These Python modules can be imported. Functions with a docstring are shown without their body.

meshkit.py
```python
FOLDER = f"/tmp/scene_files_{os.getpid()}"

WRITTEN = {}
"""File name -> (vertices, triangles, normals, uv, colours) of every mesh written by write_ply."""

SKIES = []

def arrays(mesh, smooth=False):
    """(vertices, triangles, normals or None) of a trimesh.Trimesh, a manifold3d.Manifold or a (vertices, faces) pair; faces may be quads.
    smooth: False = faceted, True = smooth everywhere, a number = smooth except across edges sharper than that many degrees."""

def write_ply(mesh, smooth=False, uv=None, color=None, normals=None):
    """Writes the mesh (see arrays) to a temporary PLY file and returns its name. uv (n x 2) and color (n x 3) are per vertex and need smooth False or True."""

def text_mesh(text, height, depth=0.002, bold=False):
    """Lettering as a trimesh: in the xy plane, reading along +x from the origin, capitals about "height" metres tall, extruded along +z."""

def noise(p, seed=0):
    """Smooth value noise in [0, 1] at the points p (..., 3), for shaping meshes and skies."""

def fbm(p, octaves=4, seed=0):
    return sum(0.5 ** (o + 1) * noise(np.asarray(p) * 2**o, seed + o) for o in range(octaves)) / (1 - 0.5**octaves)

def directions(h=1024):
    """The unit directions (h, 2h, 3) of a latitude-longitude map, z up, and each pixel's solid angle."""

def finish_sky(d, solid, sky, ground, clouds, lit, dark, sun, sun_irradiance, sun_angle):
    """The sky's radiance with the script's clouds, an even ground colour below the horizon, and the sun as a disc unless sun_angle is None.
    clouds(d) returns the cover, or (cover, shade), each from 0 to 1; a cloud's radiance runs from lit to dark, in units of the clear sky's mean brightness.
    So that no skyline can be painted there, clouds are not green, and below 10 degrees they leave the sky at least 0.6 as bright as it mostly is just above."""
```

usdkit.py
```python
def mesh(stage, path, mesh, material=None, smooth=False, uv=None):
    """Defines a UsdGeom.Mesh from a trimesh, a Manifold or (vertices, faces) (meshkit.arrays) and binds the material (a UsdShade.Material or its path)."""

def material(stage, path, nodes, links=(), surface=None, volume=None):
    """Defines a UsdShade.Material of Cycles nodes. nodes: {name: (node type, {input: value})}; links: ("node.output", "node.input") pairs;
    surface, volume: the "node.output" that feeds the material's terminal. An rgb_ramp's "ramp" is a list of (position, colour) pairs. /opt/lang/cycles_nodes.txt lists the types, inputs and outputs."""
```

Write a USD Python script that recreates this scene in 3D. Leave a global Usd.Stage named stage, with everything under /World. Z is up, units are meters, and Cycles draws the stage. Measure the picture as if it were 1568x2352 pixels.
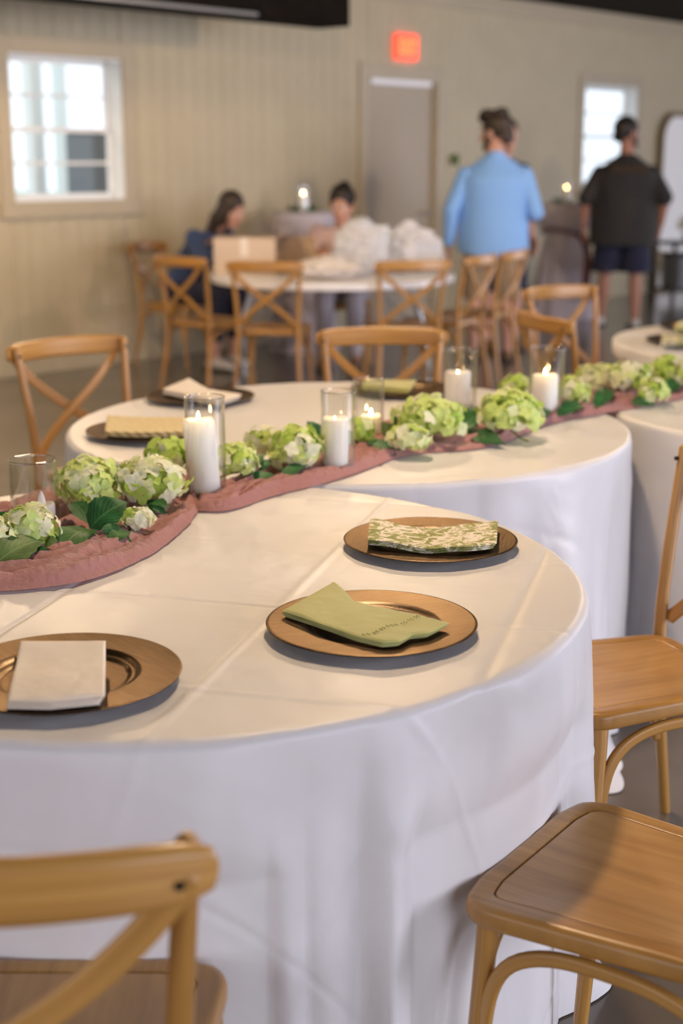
import math, random, re
import numpy as np, trimesh, manifold3d, usdkit, meshkit
from manifold3d import Manifold
from shapely.geometry import Polygon, Point
from pxr import Usd, UsdGeom, UsdLux, UsdShade, Gf, Sdf
stage = Usd.Stage.CreateInMemory()
UsdGeom.SetStageUpAxis(stage, 'Z'); UsdGeom.SetStageMetersPerUnit(stage, 1.0)
UsdGeom.Xform.Define(stage, '/World'); UsdGeom.Scope.Define(stage, '/World/Looks')
rnd = random.Random(7); nprs = np.random.RandomState(7)
PI = math.pi

# ------------------------------------------------------------------ camera, sky, lights, exposure
FPX, PITCH, EYE = 3267.0, math.radians(13.95), 1.483      # focal length in pixels of the 1568 wide frame, tilt down, eye height
cam = UsdGeom.Camera.Define(stage, '/World/camera')
cam.CreateHorizontalApertureAttr(24.0); cam.CreateVerticalApertureAttr(36.0); cam.CreateFocalLengthAttr(24.0 * FPX / 1568)
cam.CreateClippingRangeAttr(Gf.Vec2f(0.05, 200))
cam.AddTranslateOp().Set(Gf.Vec3d(0, 0, EYE)); cam.AddRotateXOp().Set(90 - math.degrees(PITCH))
cam.CreateFStopAttr(2.6); cam.CreateFocusDistanceAttr(2.45)
cam.CreateExposureAttr(0.45)
WALL0 = np.array([-2.36, 9.77]); WANG = math.degrees(math.atan2(0.75, 0.661))   # the hall's long wall: origin and heading
DV = np.array([math.cos(math.radians(WANG)), math.sin(math.radians(WANG))]); NV = np.array([DV[1], -DV[0]])
def hall(s, off, z=0.0):                                   # hall coordinates (along the wall, out from it) to world
    p = WALL0 + s * DV + off * NV; return np.array([p[0], p[1], z])
dome = UsdLux.DomeLight.Define(stage, '/World/sky'); dome.CreateIntensityAttr(0.38); dome.CreateColorAttr(Gf.Vec3f(.80, .90, 1.0))
sun = UsdLux.DistantLight.Define(stage, '/World/sun'); sun.CreateIntensityAttr(5.0); sun.CreateAngleAttr(1.0); sun.CreateColorAttr(Gf.Vec3f(1, .95, .86))
sun.AddRotateZOp().Set(WANG); sun.AddRotateXOp().Set(35)
def window_light(name, s, off, zc, w, h, facing, power, col=(.84, .85, 1.0)):   # added area light standing in for daylight, before a solid wall out of view
    l = UsdLux.RectLight.Define(stage, '/World/' + name); l.CreateWidthAttr(w); l.CreateHeightAttr(h)
    l.CreateIntensityAttr(power); l.CreateColorAttr(Gf.Vec3f(*col))
    l.AddTranslateOp().Set(Gf.Vec3d(*hall(s, off, zc))); l.AddRotateZOp().Set(WANG + facing); l.AddRotateXOp().Set(90)
window_light('daylight_rear', 1.2, 12.85, 1.55, 5.0, 2.3, 0, 10.5)
window_light('daylight_near', -5.5, 12.85, 1.55, 4.0, 2.3, 0, 4.0)     # shines towards the long wall
window_light('daylight_side', -8.85, 7.0, 1.55, 5.0, 2.3, -90, 1.5)     # shines along the hall
window_light('daylight_end', 12.85, 8.2, 1.55, 6.0, 2.3, 90, 6.5)
window_light('daylight_shaded', 12.85, 1.9, 1.4, 2.6, 2.4, 90, .34)  # added dim panel, there only for the mirror to reflect
LAMPS = [(.15, 3.2, 2.62, 380), (.2, 6.1, 2.62, 300), (-3.4, 5.2, 2.62, 200), (-1.6, 7.6, 2.62, 360), (3.2, 8.6, 2.62, 430), (-4.6, 8.6, 2.62, 240)]

# ------------------------------------------------------------------ helpers
used = {}
def numbered(parent, name):
    k = (parent, name); n = used.get(k, 0); used[k] = n + 1
    return name if n == 0 else f'{name}_{n:03d}'
def path_of(p): return '/World' if p is None else (p if isinstance(p, str) else str(p.GetPath()))
def cdata(prim, **kw):
    for k, v in kw.items():
        if v is not None: prim.SetCustomDataByKey(k, v)
    return prim
def thing(name, label, category, loc=(0, 0, 0), rotz=0.0, group=None, kind=None, parent=None):
    par = path_of(parent)
    x = UsdGeom.Xform.Define(stage, par + '/' + numbered(par, name))
    x.AddTranslateOp().Set(Gf.Vec3d(*map(float, loc))); x.AddRotateZOp().Set(float(rotz))
    return cdata(x.GetPrim(), label=label, category=category, group=group, kind=kind)
def obj(name, mesh, mat, parent=None, smooth=False, uv=None, label=None, category=None, group=None, kind=None):
    par = path_of(parent)
    if uv is None and isinstance(mesh, tuple) and len(mesh) == 3: mesh, uv = (mesh[0], mesh[1]), mesh[2]
    m = usdkit.mesh(stage, par + '/' + numbered(par, name), mesh, mat, smooth, uv)
    return cdata(m.GetPrim(), label=label, category=category, group=group, kind=kind)
def dup(src, loc, rotz, label, group=None):
    was = src.GetCustomData()
    r = thing(re.sub(r'_\d{3}$', '', src.GetName()), label, was['category'], loc, rotz, group or was.get('group'))
    r.GetReferences().AddInternalReference(src.GetPath()); r.SetInstanceable(True)
    return r
def quads(n, m, closed=True, off=0):                        # faces of an n x m grid of vertices, m closed on itself
    i = np.arange(n - 1)[:, None]; j = np.arange(m if closed else m - 1)[None]; k = (j + 1) % m
    return np.stack([i * m + j, i * m + k, (i + 1) * m + k, (i + 1) * m + j], -1).reshape(-1, 4) + off
def tri(f): f = np.asarray(f); return np.vstack([f[:, [0, 1, 2]], f[:, [0, 2, 3]]])
def cat(parts):                                             # joins (v, f[, uv]) pieces
    vs, fs, us, o = [], [], [], 0
    for p in parts:
        if isinstance(p, trimesh.Trimesh): p = (p.vertices, p.faces)
        f = np.asarray(p[1]); f = tri(f) if f.shape[1] == 4 else f
        vs.append(np.asarray(p[0], float)); fs.append(f + o); o += len(p[0])
        us.append(p[2] if len(p) > 2 else np.zeros((len(p[0]), 2)))
    return np.vstack(vs), np.vstack(fs), np.vstack(us)
def circle(r, n=12, ry=None):
    a = np.arange(n) * 2 * PI / n; return np.stack([r * np.cos(a), (ry or r) * np.sin(a)], 1)
def rrect(w, h, r, n=3):
    out = []
    for cx, cy, a0 in ((w/2-r, h/2-r, 0), (-w/2+r, h/2-r, 90), (-w/2+r, -h/2+r, 180), (w/2-r, -h/2+r, 270)):
        for k in range(n + 1):
            a = math.radians(a0 + 90 * k / n); out.append((cx + r * math.cos(a), cy + r * math.sin(a)))
    return np.array(out)
def spline(pts, n):
    from scipy.interpolate import CubicSpline
    p = np.asarray(pts, float)
    if len(p) == 2: t = np.linspace(0, 1, n)[:, None]; return p[0] * (1 - t) + p[1] * t
    d = np.r_[0, np.cumsum(np.linalg.norm(np.diff(p, axis=0), axis=1))]
    return CubicSpline(d, p)(np.linspace(0, d[-1], n))
def sweep(path, prof, scale=1.0, up=(0, 0, 1), round_end=0.0):
    p = np.asarray(path, float); n = len(p); prof = np.asarray(prof, float); m = len(prof)
    sc = np.ones((n, 2)) * (np.asarray(scale, float).reshape(-1, 1) if np.ndim(scale) == 1 else np.asarray(scale, float))
    t = np.gradient(p, axis=0); t /= np.linalg.norm(t, axis=1, keepdims=True)
    if round_end > 0:                                       # ends drawn in to a dome
        add = [(0.0, .35), (.25, .75)]
        q, s, tt = [], [], []
        for k, c in add: q.append(p[0] - t[0] * round_end * (1 - k * 2.2)); s.append(sc[0] * c); tt.append(t[0])
        q2, s2, t2 = [], [], []
        for k, c in add[::-1]: q2.append(p[-1] + t[-1] * round_end * (1 - k * 2.2)); s2.append(sc[-1] * c); t2.append(t[-1])
        p = np.vstack([q, p, q2]); sc = np.vstack([s, sc, s2]); t = np.vstack([tt, t, t2]); n = len(p)
    up = np.asarray(up, float)
    side = np.cross(t, up); side /= np.linalg.norm(side, axis=1, keepdims=True); nor = np.cross(side, t)
    v = p[:, None] + side[:, None] * (prof[None, :, :1] * sc[:, None, :1]) + nor[:, None] * (prof[None, :, 1:] * sc[:, None, 1:])
    L = np.r_[0, np.cumsum(np.linalg.norm(np.diff(p, axis=0), axis=1))]
    pv = np.r_[0, np.cumsum(np.linalg.norm(np.diff(prof, axis=0), axis=1))]
    uv = np.stack(np.broadcast_arrays(L[:, None], pv[None]), -1).reshape(-1, 2)
    f = tri(quads(n, m))[:, ::-1]; v = v.reshape(-1, 3)
    a, b = v[:m], v[-m:]
    cv = np.vstack([a, a.mean(0)[None], b, b.mean(0)[None]]); cu = np.vstack([uv[:m], uv[:1], uv[-m:], uv[-1:]])
    j = np.arange(m); k = (j + 1) % m
    fa = np.stack([np.full(m, m), k, j], 1)[:, ::-1]; fb = np.stack([np.full(m, m), j, k], 1)[:, ::-1] + m + 1
    fa = fa[:, ::1]
    return np.vstack([v, cv]), np.vstack([f, fa[:, ::-1] + len(v), fb[:, ::-1] + len(v)]), np.vstack([uv, cu])
def fixed(m):                                               # outward winding for a closed piece
    t = trimesh.Trimesh(m[0], m[1], process=False)
    return m if t.volume > 0 else (m[0], np.asarray(m[1])[:, ::-1]) + tuple(m[2:])
def tube(path, r, n=12, **k): return fixed(sweep(path, circle(r, n), **k))
def lathe(prof, n=48, close=True):                          # prof: (r, z) pairs, from the axis or not, bottom up outside
    p = np.asarray(prof, float); a = np.arange(n) * 2 * PI / n
    v = np.stack([p[:, :1] * np.cos(a), p[:, :1] * np.sin(a), np.repeat(p[:, 1:], n, 1)], -1).reshape(-1, 3)
    L = np.r_[0, np.cumsum(np.linalg.norm(np.diff(p, axis=0), axis=1))]
    uv = np.stack(np.broadcast_arrays(a[None] / (2 * PI), L[:, None]), -1).reshape(-1, 2)
    return v, tri(quads(len(p), n)), uv
def bx(x0, x1, y0, y1, z0, z1, ch=0.0):
    if ch <= 0:
        b = trimesh.creation.box(extents=(x1-x0, y1-y0, z1-z0)); b.apply_translation(((x0+x1)/2, (y0+y1)/2, (z0+z1)/2)); return b
    c = ch; s = []
    for z, i in ((z0, c), (z0 + c, 0), (z1 - c, 0), (z1, c)):
        s.append([(x0+i, y0+i, z), (x1-i, y0+i, z), (x1-i, y1-i, z), (x0+i, y1-i, z)])
    v = np.array(s).reshape(-1, 3)
    # chamfer the upright edges too by hulling
    return trimesh.Trimesh(*_hull(np.vstack([[(x0+c, y0, z0+c), (x1-c, y0, z0+c), (x0+c, y1, z0+c), (x1-c, y1, z0+c), (x0, y0+c, z0+c), (x1, y0+c, z0+c), (x0, y1-c, z0+c), (x1, y1-c, z0+c)],
        [(x0+c, y0, z1-c), (x1-c, y0, z1-c), (x0+c, y1, z1-c), (x1-c, y1, z1-c), (x0, y0+c, z1-c), (x1, y0+c, z1-c), (x0, y1-c, z1-c), (x1, y1-c, z1-c)], v[:4], v[-4:]])))
def _hull(p):
    h = Manifold.hull_points(np.asarray(p, float)).to_mesh(); return h.vert_properties[:, :3], h.tri_verts
def moved(m, loc=(0, 0, 0), rz=0.0):
    c, s = math.cos(rz), math.sin(rz); R = np.array([[c, -s, 0], [s, c, 0], [0, 0, 1]])
    if isinstance(m, trimesh.Trimesh): m = (m.vertices, m.faces)
    return (np.asarray(m[0]) @ R.T + loc,) + tuple(m[1:])
_ca, _sa = math.cos(PITCH), math.sin(PITCH)
def at(px, py, z):                                          # where the photograph's pixel meets the level z
    u, v = (px - 784) / FPX, (py - 1176) / FPX
    d = np.array([u, _ca - v * _sa, -_sa - v * _ca]); return np.array([0, 0, EYE]) + d * ((z - EYE) / d[2])
def heading(f): return math.degrees(math.atan2(-f[0], f[1]))   # rotation that turns +y to f

# ------------------------------------------------------------------ materials
M = {}
def mat(name, nodes, links=(), surface='p.BSDF', volume=None):
    M[name] = usdkit.material(stage, '/World/Looks/' + name, nodes, links, surface, volume); return M[name]
def plain(name, col, rough=.5, **k): return mat(name, {'p': ('principled_bsdf', {'base_color': col, 'roughness': rough, **k})})
def mottled(name, c1, c2, scale=6., rough=.5, bump=0.0, bscale=None, detail=4., stretch=(1, 1, 1), **k):
    n = {'tc': ('texture_coordinate', {}), 'mp': ('mapping', {'scale': stretch}), 'n': ('noise_texture', {'scale': scale, 'detail': detail}),
         'r': ('rgb_ramp', {'ramp': [(.3, c1), (.7, c2)]}), 'p': ('principled_bsdf', {'roughness': rough, **k})}
    l = [('tc.object', 'mp.vector'), ('mp.vector', 'n.vector'), ('n.fac', 'r.fac'), ('r.color', 'p.base_color')]
    if bump:
        n['n2'] = ('noise_texture', {'scale': bscale or scale * 4, 'detail': 5.}); n['b'] = ('bump', {'strength': bump, 'distance': .01})
        l += [('mp.vector', 'n2.vector'), ('n2.fac', 'b.height'), ('b.normal', 'p.normal')]
    return mat(name, n, l)
def wood(name, dark, mid, light, rough=.36, grain=70., along=2.2):
    return mat(name, {'uv': ('uvmap', {'attribute': 'st'}), 'oi': ('object_info', {}), 'mv': ('math', {'math_type': 'multiply', 'value2': 37.}), 'cx': ('combine_xyz', {}),
        'ad': ('vector_math', {'math_type': 'add'}), 'mp': ('mapping', {'scale': (along, grain, 1)}), 'n': ('noise_texture', {'scale': 1.0, 'detail': 5., 'roughness': .6}),
        'mp2': ('mapping', {'scale': (along * .7, grain * .16, 1)}), 'n2': ('noise_texture', {'scale': 1.0, 'detail': 3., 'distortion': .6}), 'mx': ('mix_float', {'fac': .45}),
        'r': ('rgb_ramp', {'ramp': [(.25, dark), (.5, mid), (.75, light)]}), 'b': ('bump', {'strength': .12, 'distance': .002}),
        'p': ('principled_bsdf', {'roughness': rough, 'coat_weight': .25, 'coat_roughness': .25})},
        [('oi.random', 'mv.value1'), ('mv.value', 'cx.x'), ('mv.value', 'cx.z'), ('uv.UV', 'ad.vector1'), ('cx.vector', 'ad.vector2'), ('ad.vector', 'mp.vector'), ('mp.vector', 'n.vector'),
         ('ad.vector', 'mp2.vector'), ('mp2.vector', 'n2.vector'), ('n.fac', 'mx.a'), ('n2.fac', 'mx.b'), ('mx.value', 'r.fac') if False else ('mx.result', 'r.fac'), ('r.color', 'p.base_color'), ('n.fac', 'b.height'), ('b.normal', 'p.normal')])
try: _nodes = open('/opt/lang/cycles_nodes.txt').read()
except OSError: _nodes = ''
wood('oak', (.22, .100, .020), (.42, .212, .050), (.60, .338, .092))
wood('oak_panel', (.28, .140, .040), (.46, .248, .080), (.59, .345, .125), rough=.33, grain=45., along=3.)
plain('bolt_dark', (.05, .045, .045), .35, metallic=.9)
mottled('wall_paint', (.50, .435, .288), (.54, .47, .318), 3., .55)
mottled('trim_paint', (.46, .395, .275), (.49, .42, .295), 3., .5)
plain('door_paint', (.43, .36, .265), .5)
plain('white_paint', (.82, .84, .84), .45)
mottled('concrete', (.105, .085, .066), (.20, .165, .13), 1.6, .22, bump=.06, bscale=30., detail=8., coat_weight=.35, coat_roughness=.15)
mottled('dark_ceiling', (.008, .006, .0045), (.020, .014, .010), 5., .8, specular_ior_level=.1)
mottled('beam_black', (.004, .0035, .003), (.009, .007, .006), 6., .8, specular_ior_level=.05)
plain('grass_green', (.30, .36, .22), .8); plain('grey_box', (.16, .17, .19), .6); plain('porch_slab', (.72, .72, .70), .8)
plain('siding_blue', (.50, .56, .62), .7)
def glassy(name, tint, lo, hi):                             # thin glass: clear face on, shinier towards its edges
    mat(name, {'t': ('transparent_bsdf', {'color': tint}), 'g': ('glossy_bsdf', {'roughness': .012}), 'f': ('layer_weight', {'blend': .5}), 'pw': ('math', {'math_type': 'power', 'value2': 3.}), 'mr': ('map_range', {'to_min': lo, 'to_max': hi}), 'm': ('mix_closure', {})},
        [('f.facing', 'pw.value1'), ('pw.value', 'mr.value'), ('mr.result', 'm.fac'), ('t.BSDF', 'm.closure1'), ('g.BSDF', 'm.closure2')], 'm.closure')
glassy('pane', (1, 1, 1), .012, .6); glassy('rim_glass', (.95, .95, .95), .22, .9); glassy('clear_glass', (.97, .975, .97), .05, .95)
def cloth(name, c, rough=.6, bump=.15, scale=900., sheen=.15, transl=0.0, dist=.0006):
    n = {'tc': ('texture_coordinate', {}), 'n': ('noise_texture', {'scale': scale, 'detail': 2.}), 'b': ('bump', {'strength': bump, 'distance': dist}),
         'p': ('principled_bsdf', {'base_color': c, 'roughness': rough, 'sheen_weight': sheen, 'sheen_roughness': .4})}
    l = [('tc.object', 'n.vector'), ('n.fac', 'b.height'), ('b.normal', 'p.normal')]; s = 'p.BSDF'
    if transl:
        n['tl'] = ('translucent_bsdf', {'color': c}); n['m'] = ('mix_closure', {'fac': transl}); l += [('p.BSDF', 'm.closure1'), ('tl.BSDF', 'm.closure2')]; s = 'm.closure'
    return mat(name, n, l, s)
cloth('white_linen', (.80, .79, .80), .42, .10, 700., .1, .08)
cloth('ivory_cotton', (.80, .73, .64), .7, .3, 600.)
cloth('sage_cotton', (.50, .50, .19), .72, .3, 600.)
plain('stitch', (.24, .24, .08), .8)
cloth('gauze', (.44, .215, .205), .8, .55, 75., .25, .22, .006)
cloth('blue_shirt', (.23, .46, .88), .75, .2, 300.); cloth('black_tee', (.022, .020, .020), .85, .2, 300.)
cloth('navy_cotton', (.012, .014, .04), .85, .2, 300.); cloth('navy_top', (.03, .06, .16), .8, .2, 300.); cloth('khaki', (.30, .22, .14), .85, .2, 300.)
cloth('blush_top', (.62, .46, .43), .8, .2, 300.); cloth('grey_linen', (.52, .48, .53), .7, .3, 300.); cloth('lilac_cloth', (.50, .46, .52), .7, .3, 300., .1, .1); cloth('burgundy', (.10, .028, .024), .8, .3, 300.)
mat('leaf_print', {'tc': ('texture_coordinate', {}), 'n': ('noise_texture', {'scale': 34., 'detail': 3., 'distortion': 1.6}), 'r': ('rgb_ramp', {'ramp': [(.40, (.24, .27, .08)), (.47, (.42, .42, .17)), (.505, (.36, .36, .15)), (.53, (.82, .76, .66)), (.62, (.84, .78, .69)), (.66, (.44, .45, .2))]}),
    'p': ('principled_bsdf', {'roughness': .75})}, [('tc.object', 'n.vector'), ('n.fac', 'r.fac'), ('r.color', 'p.base_color')])
mat('chevron_print', {'tc': ('texture_coordinate', {}), 'w': ('wave_texture', {'scale': 24., 'distortion': 2.5, 'detail': 2., 'bands_direction': 'diagonal'}), 'r': ('rgb_ramp', {'ramp': [(.1, (.46, .38, .14)), (.5, (.70, .58, .33)), (.9, (.80, .70, .50))]}),
    'p': ('principled_bsdf', {'roughness': .75})}, [('tc.object', 'w.vector'), ('w.fac', 'r.fac'), ('r.color', 'p.base_color')])
mat('bronze', {'tc': ('texture_coordinate', {}), 'mp': ('mapping', {'scale': (6, 110, 6)}), 'n': ('noise_texture', {'scale': 4., 'detail': 4.}), 'b': ('bump', {'strength': .35, 'distance': .0015}),
    'r': ('rgb_ramp', {'ramp': [(.3, (.085, .064, .045)), (.7, (.155, .118, .083))]}), 'p': ('principled_bsdf', {'metallic': 1.0, 'roughness': .34, 'specular_tint': (.60, .54, .49)})},
    [('tc.object', 'mp.vector'), ('mp.vector', 'n.vector'), ('n.fac', 'b.height'), ('b.normal', 'p.normal'), ('n.fac', 'r.fac'), ('r.color', 'p.base_color')])
mat('wax', {'p': ('principled_bsdf', {'base_color': (.95, .93, .87), 'roughness': .45, 'subsurface_weight': .3, 'subsurface_scale': .02, 'subsurface_radius': (1., .6, .35)})})
mat('flame', {'p': ('principled_bsdf', {'base_color': (1, .7, .3), 'emission_color': (1., .62, .26), 'emission_strength': 70.})})
plain('wick', (.02, .018, .015), .9)
for i, c in enumerate([(.68, .80, .28), (.82, .87, .52), (.54, .72, .15), (.88, .88, .68)]):
    mat(f'petal_{i}', {'p': ('principled_bsdf', {'base_color': c, 'roughness': .6, 'sheen_weight': .1}), 't': ('translucent_bsdf', {'color': c}), 'm': ('mix_closure', {'fac': .35})}, [('p.BSDF', 'm.closure1'), ('t.BSDF', 'm.closure2')], 'm.closure')
def leafmat(name, c, vein):
    mat(name, {'uv': ('uvmap', {'attribute': 'st'}), 'sx': ('separate_xyz', {}), 'ab': ('math', {'math_type': 'absolute'}), 'm1': ('math', {'math_type': 'multiply', 'value2': 3.2}), 'm2': ('math', {'math_type': 'multiply', 'value2': 8.}),
        'sb': ('math', {'math_type': 'subtract'}), 'fr': ('math', {'math_type': 'fraction'}), 'lt': ('math', {'math_type': 'less_than', 'value2': .09}), 'md': ('math', {'math_type': 'less_than', 'value2': .05}), 'mx': ('math', {'math_type': 'maximum'}),
        'tc': ('texture_coordinate', {}), 'n': ('noise_texture', {'scale': 30., 'detail': 3.}), 'r': ('rgb_ramp', {'ramp': [(.3, tuple(.6 * x for x in c)), (.7, tuple(1.35 * x for x in c))]}), 'mc': ('mix_color', {'b': vein}), 'fm': ('math', {'math_type': 'multiply', 'value2': .35}),
        'p': ('principled_bsdf', {'roughness': .5, 'specular_ior_level': .3}), 't': ('translucent_bsdf', {'color': c}), 'm': ('mix_closure', {'fac': .12}), 'b': ('bump', {'strength': .3, 'distance': .001})},
        [('uv.UV', 'sx.vector'), ('sx.x', 'ab.value1'), ('ab.value', 'm1.value1'), ('sx.y', 'm2.value1'), ('m2.value', 'sb.value1'), ('m1.value', 'sb.value2'), ('sb.value', 'fr.value1'), ('fr.value', 'lt.value1'), ('ab.value', 'md.value1'),
         ('lt.value', 'mx.value1'), ('md.value', 'mx.value2'), ('mx.value', 'fm.value1'), ('tc.object', 'n.vector'), ('n.fac', 'r.fac'), ('r.color', 'mc.a'), ('fm.value', 'mc.fac'), ('mc.result', 'p.base_color'), ('fr.value', 'b.height'), ('b.normal', 'p.normal'),
         ('p.BSDF', 'm.closure1'), ('t.BSDF', 'm.closure2')], 'm.closure')
leafmat('leaf_deep', (.022, .11, .032), (.16, .34, .14)); leafmat('leaf_mid', (.03, .13, .028), (.24, .42, .14)); leafmat('leaf_olive', (.10, .17, .05), (.28, .38, .16))
plain('stem_green', (.12, .17, .04), .6); plain('core_green', (.32, .42, .09), .8)
plain('plastic_white', (.90, .90, .93), .35); plain('steel_grey', (.45, .46, .46), .35, metallic=.7)
mat('bag_plastic', {'p': ('principled_bsdf', {'base_color': (.92, .92, .94), 'roughness': .25}), 't': ('translucent_bsdf', {'color': (.85, .85, .87)}), 'm': ('mix_closure', {'fac': .35})}, [('p.BSDF', 'm.closure1'), ('t.BSDF', 'm.closure2')], 'm.closure')
mat('clear_plastic', {'p': ('principled_bsdf', {'base_color': (.88, .90, .93), 'roughness': .15}), 't': ('transparent_bsdf', {}), 'm': ('mix_closure', {'fac': .45})}, [('p.BSDF', 'm.closure1'), ('t.BSDF', 'm.closure2')], 'm.closure')
plain('tissue_white', (.82, .78, .76), .8); plain('cardboard', (.50, .36, .24), .8); plain('cardboard_pale', (.62, .50, .38), .75); plain('green_print', (.10, .48, .25), .5)
mat('exit_red', {'p': ('principled_bsdf', {'base_color': (.8, .06, .03), 'roughness': .4, 'emission_color': (1., .08, .035), 'emission_strength': 1.1})})
mat('exit_letter', {'p': ('principled_bsdf', {'base_color': (.8, .2, .04), 'roughness': .4, 'emission_color': (1., .20, .03), 'emission_strength': 1.2})})
mat('bulb_glow', {'p': ('principled_bsdf', {'base_color': (1, .9, .7), 'emission_color': (1., .72, .42), 'emission_strength': 14.})})
plain('mirror_glass', (.92, .93, .95), .03, metallic=1.0); plain('aged_gold', (.22, .16, .08), .5, metallic=.5)
plain('skin', (.58, .32, .23), .55, subsurface_weight=.1, subsurface_scale=.01); plain('skin_tan', (.40, .19, .13), .55); plain('hair_black', (.014, .010, .009), .6); plain('hair_brown', (.028, .017, .011), .6)
plain('eye_white', (.75, .72, .70), .3); plain('lip', (.42, .16, .13), .5); plain('shoe_tan', (.22, .13, .07), .7); plain('shoe_white', (.6, .58, .55), .7); plain('faded_print', (.055, .034, .018), .8)
plain('dark_cabinet', (.035, .035, .04), .5); plain('black_iron', (.03, .026, .02), .5); plain('flower_white', (.72, .68, .60), .7)

# ------------------------------------------------------------------ the setting: a hall whose long wall runs off to the right
def hall_thing(name, label, category=None, s=0, off=0, z=0, kind='structure'):     # local x along the wall, local -y into the hall
    return thing(name, label, category, hall(s, off, z), WANG, kind=kind)
CEIL = 2.95
W1, W2, DR = (.20, 1.18, 1.195, 2.172), (7.36, 8.45, 1.20, 2.23), (3.90, 4.87, 0.0, 2.15)
fl = obj('floor', moved(bx(-9.2, 13.2, -13.2, .3, -.12, 0), hall(0, 0), math.radians(WANG)), M['concrete'], label='polished brown grey concrete floor of the hall', kind='structure')
obj('ceiling', moved(bx(-9.2, 13.2, -13.2, .3, CEIL, CEIL + .2), hall(0, 0), math.radians(WANG)), M['dark_ceiling'], label='dark ceiling over the hall', kind='structure')
wb = hall_thing('wall_back', 'cream wall of upright grooved boards behind the people')
def rects(s0, s1, z0, z1, holes):                           # rectangles left of an interval when holes are cut out
    cuts = sorted({s0, s1, *[h[i] for h in holes for i in (0, 1) if s0 < h[i] < s1]})
    for a, b in zip(cuts[:-1], cuts[1:]):
        zs = [(z0, z1)]
        for h in holes:
            if h[0] < b - 1e-6 and h[1] > a + 1e-6:
                zs = [q for z in zs for q in ((z[0], min(z[1], h[2])), (max(z[0], h[3]), z[1])) if q[1] - q[0] > 1e-4]
        for q in zs: yield a, b, *q
obj('backing', cat([bx(a, b, .022, .16, c, d) for a, b, c, d in rects(-9.2, 13.2, 0, CEIL, [W1, W2, DR])]), M['wall_paint'], wb)
PW = .1445; k0 = -14
for k in range(k0, 82):
    s = k * PW + .02
    for a, b, c, d in rects(s, s + PW, 0, 2.82, [W1, W2, DR]):
        if b - a > .012: obj('plank', bx(a + .001, b - .001, 0, .022, c, d, .004), M['wall_paint'], wb)
obj('wall_left', moved(bx(-9.2, -9.0, -13.2, .3, 0, CEIL), hall(0, 0), math.radians(WANG)), M['wall_paint'], label='cream side wall out of view', kind='structure')
obj('wall_right', moved(bx(13.0, 13.2, -13.2, .3, 0, CEIL), hall(0, 0), math.radians(WANG)), M['wall_paint'], label='cream end wall at the far end of the hall', kind='structure')
obj('wall_front', moved(bx(-9.2, 13.2, -13.2, -13.0, 0, CEIL), hall(0, 0), math.radians(WANG)), M['wall_paint'], label='cream wall behind the photographer', kind='structure')
tr = hall_thing('trim_1', 'cream cornice board along the top of the back wall')
obj('cornice_board', cat([bx(-2.0, 12.9, -.025, 0, 2.80, CEIL, .004), bx(-2.0, 12.9, -.05, -.025, 2.90, CEIL, .004)]), M['trim_paint'], tr)
bm = hall_thing('trim_2', 'black boxed beam hanging at the upper left of the hall', off=0)
obj('beam_box', bx(-4.0, 2.13, -1.35, -1.05, 2.38, CEIL, .006), M['beam_black'], bm)
obj('beam_lip', bx(-4.0, 1.2, -1.368, -1.352, 2.382, 2.405, .002), M['grey_box'], bm)
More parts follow.
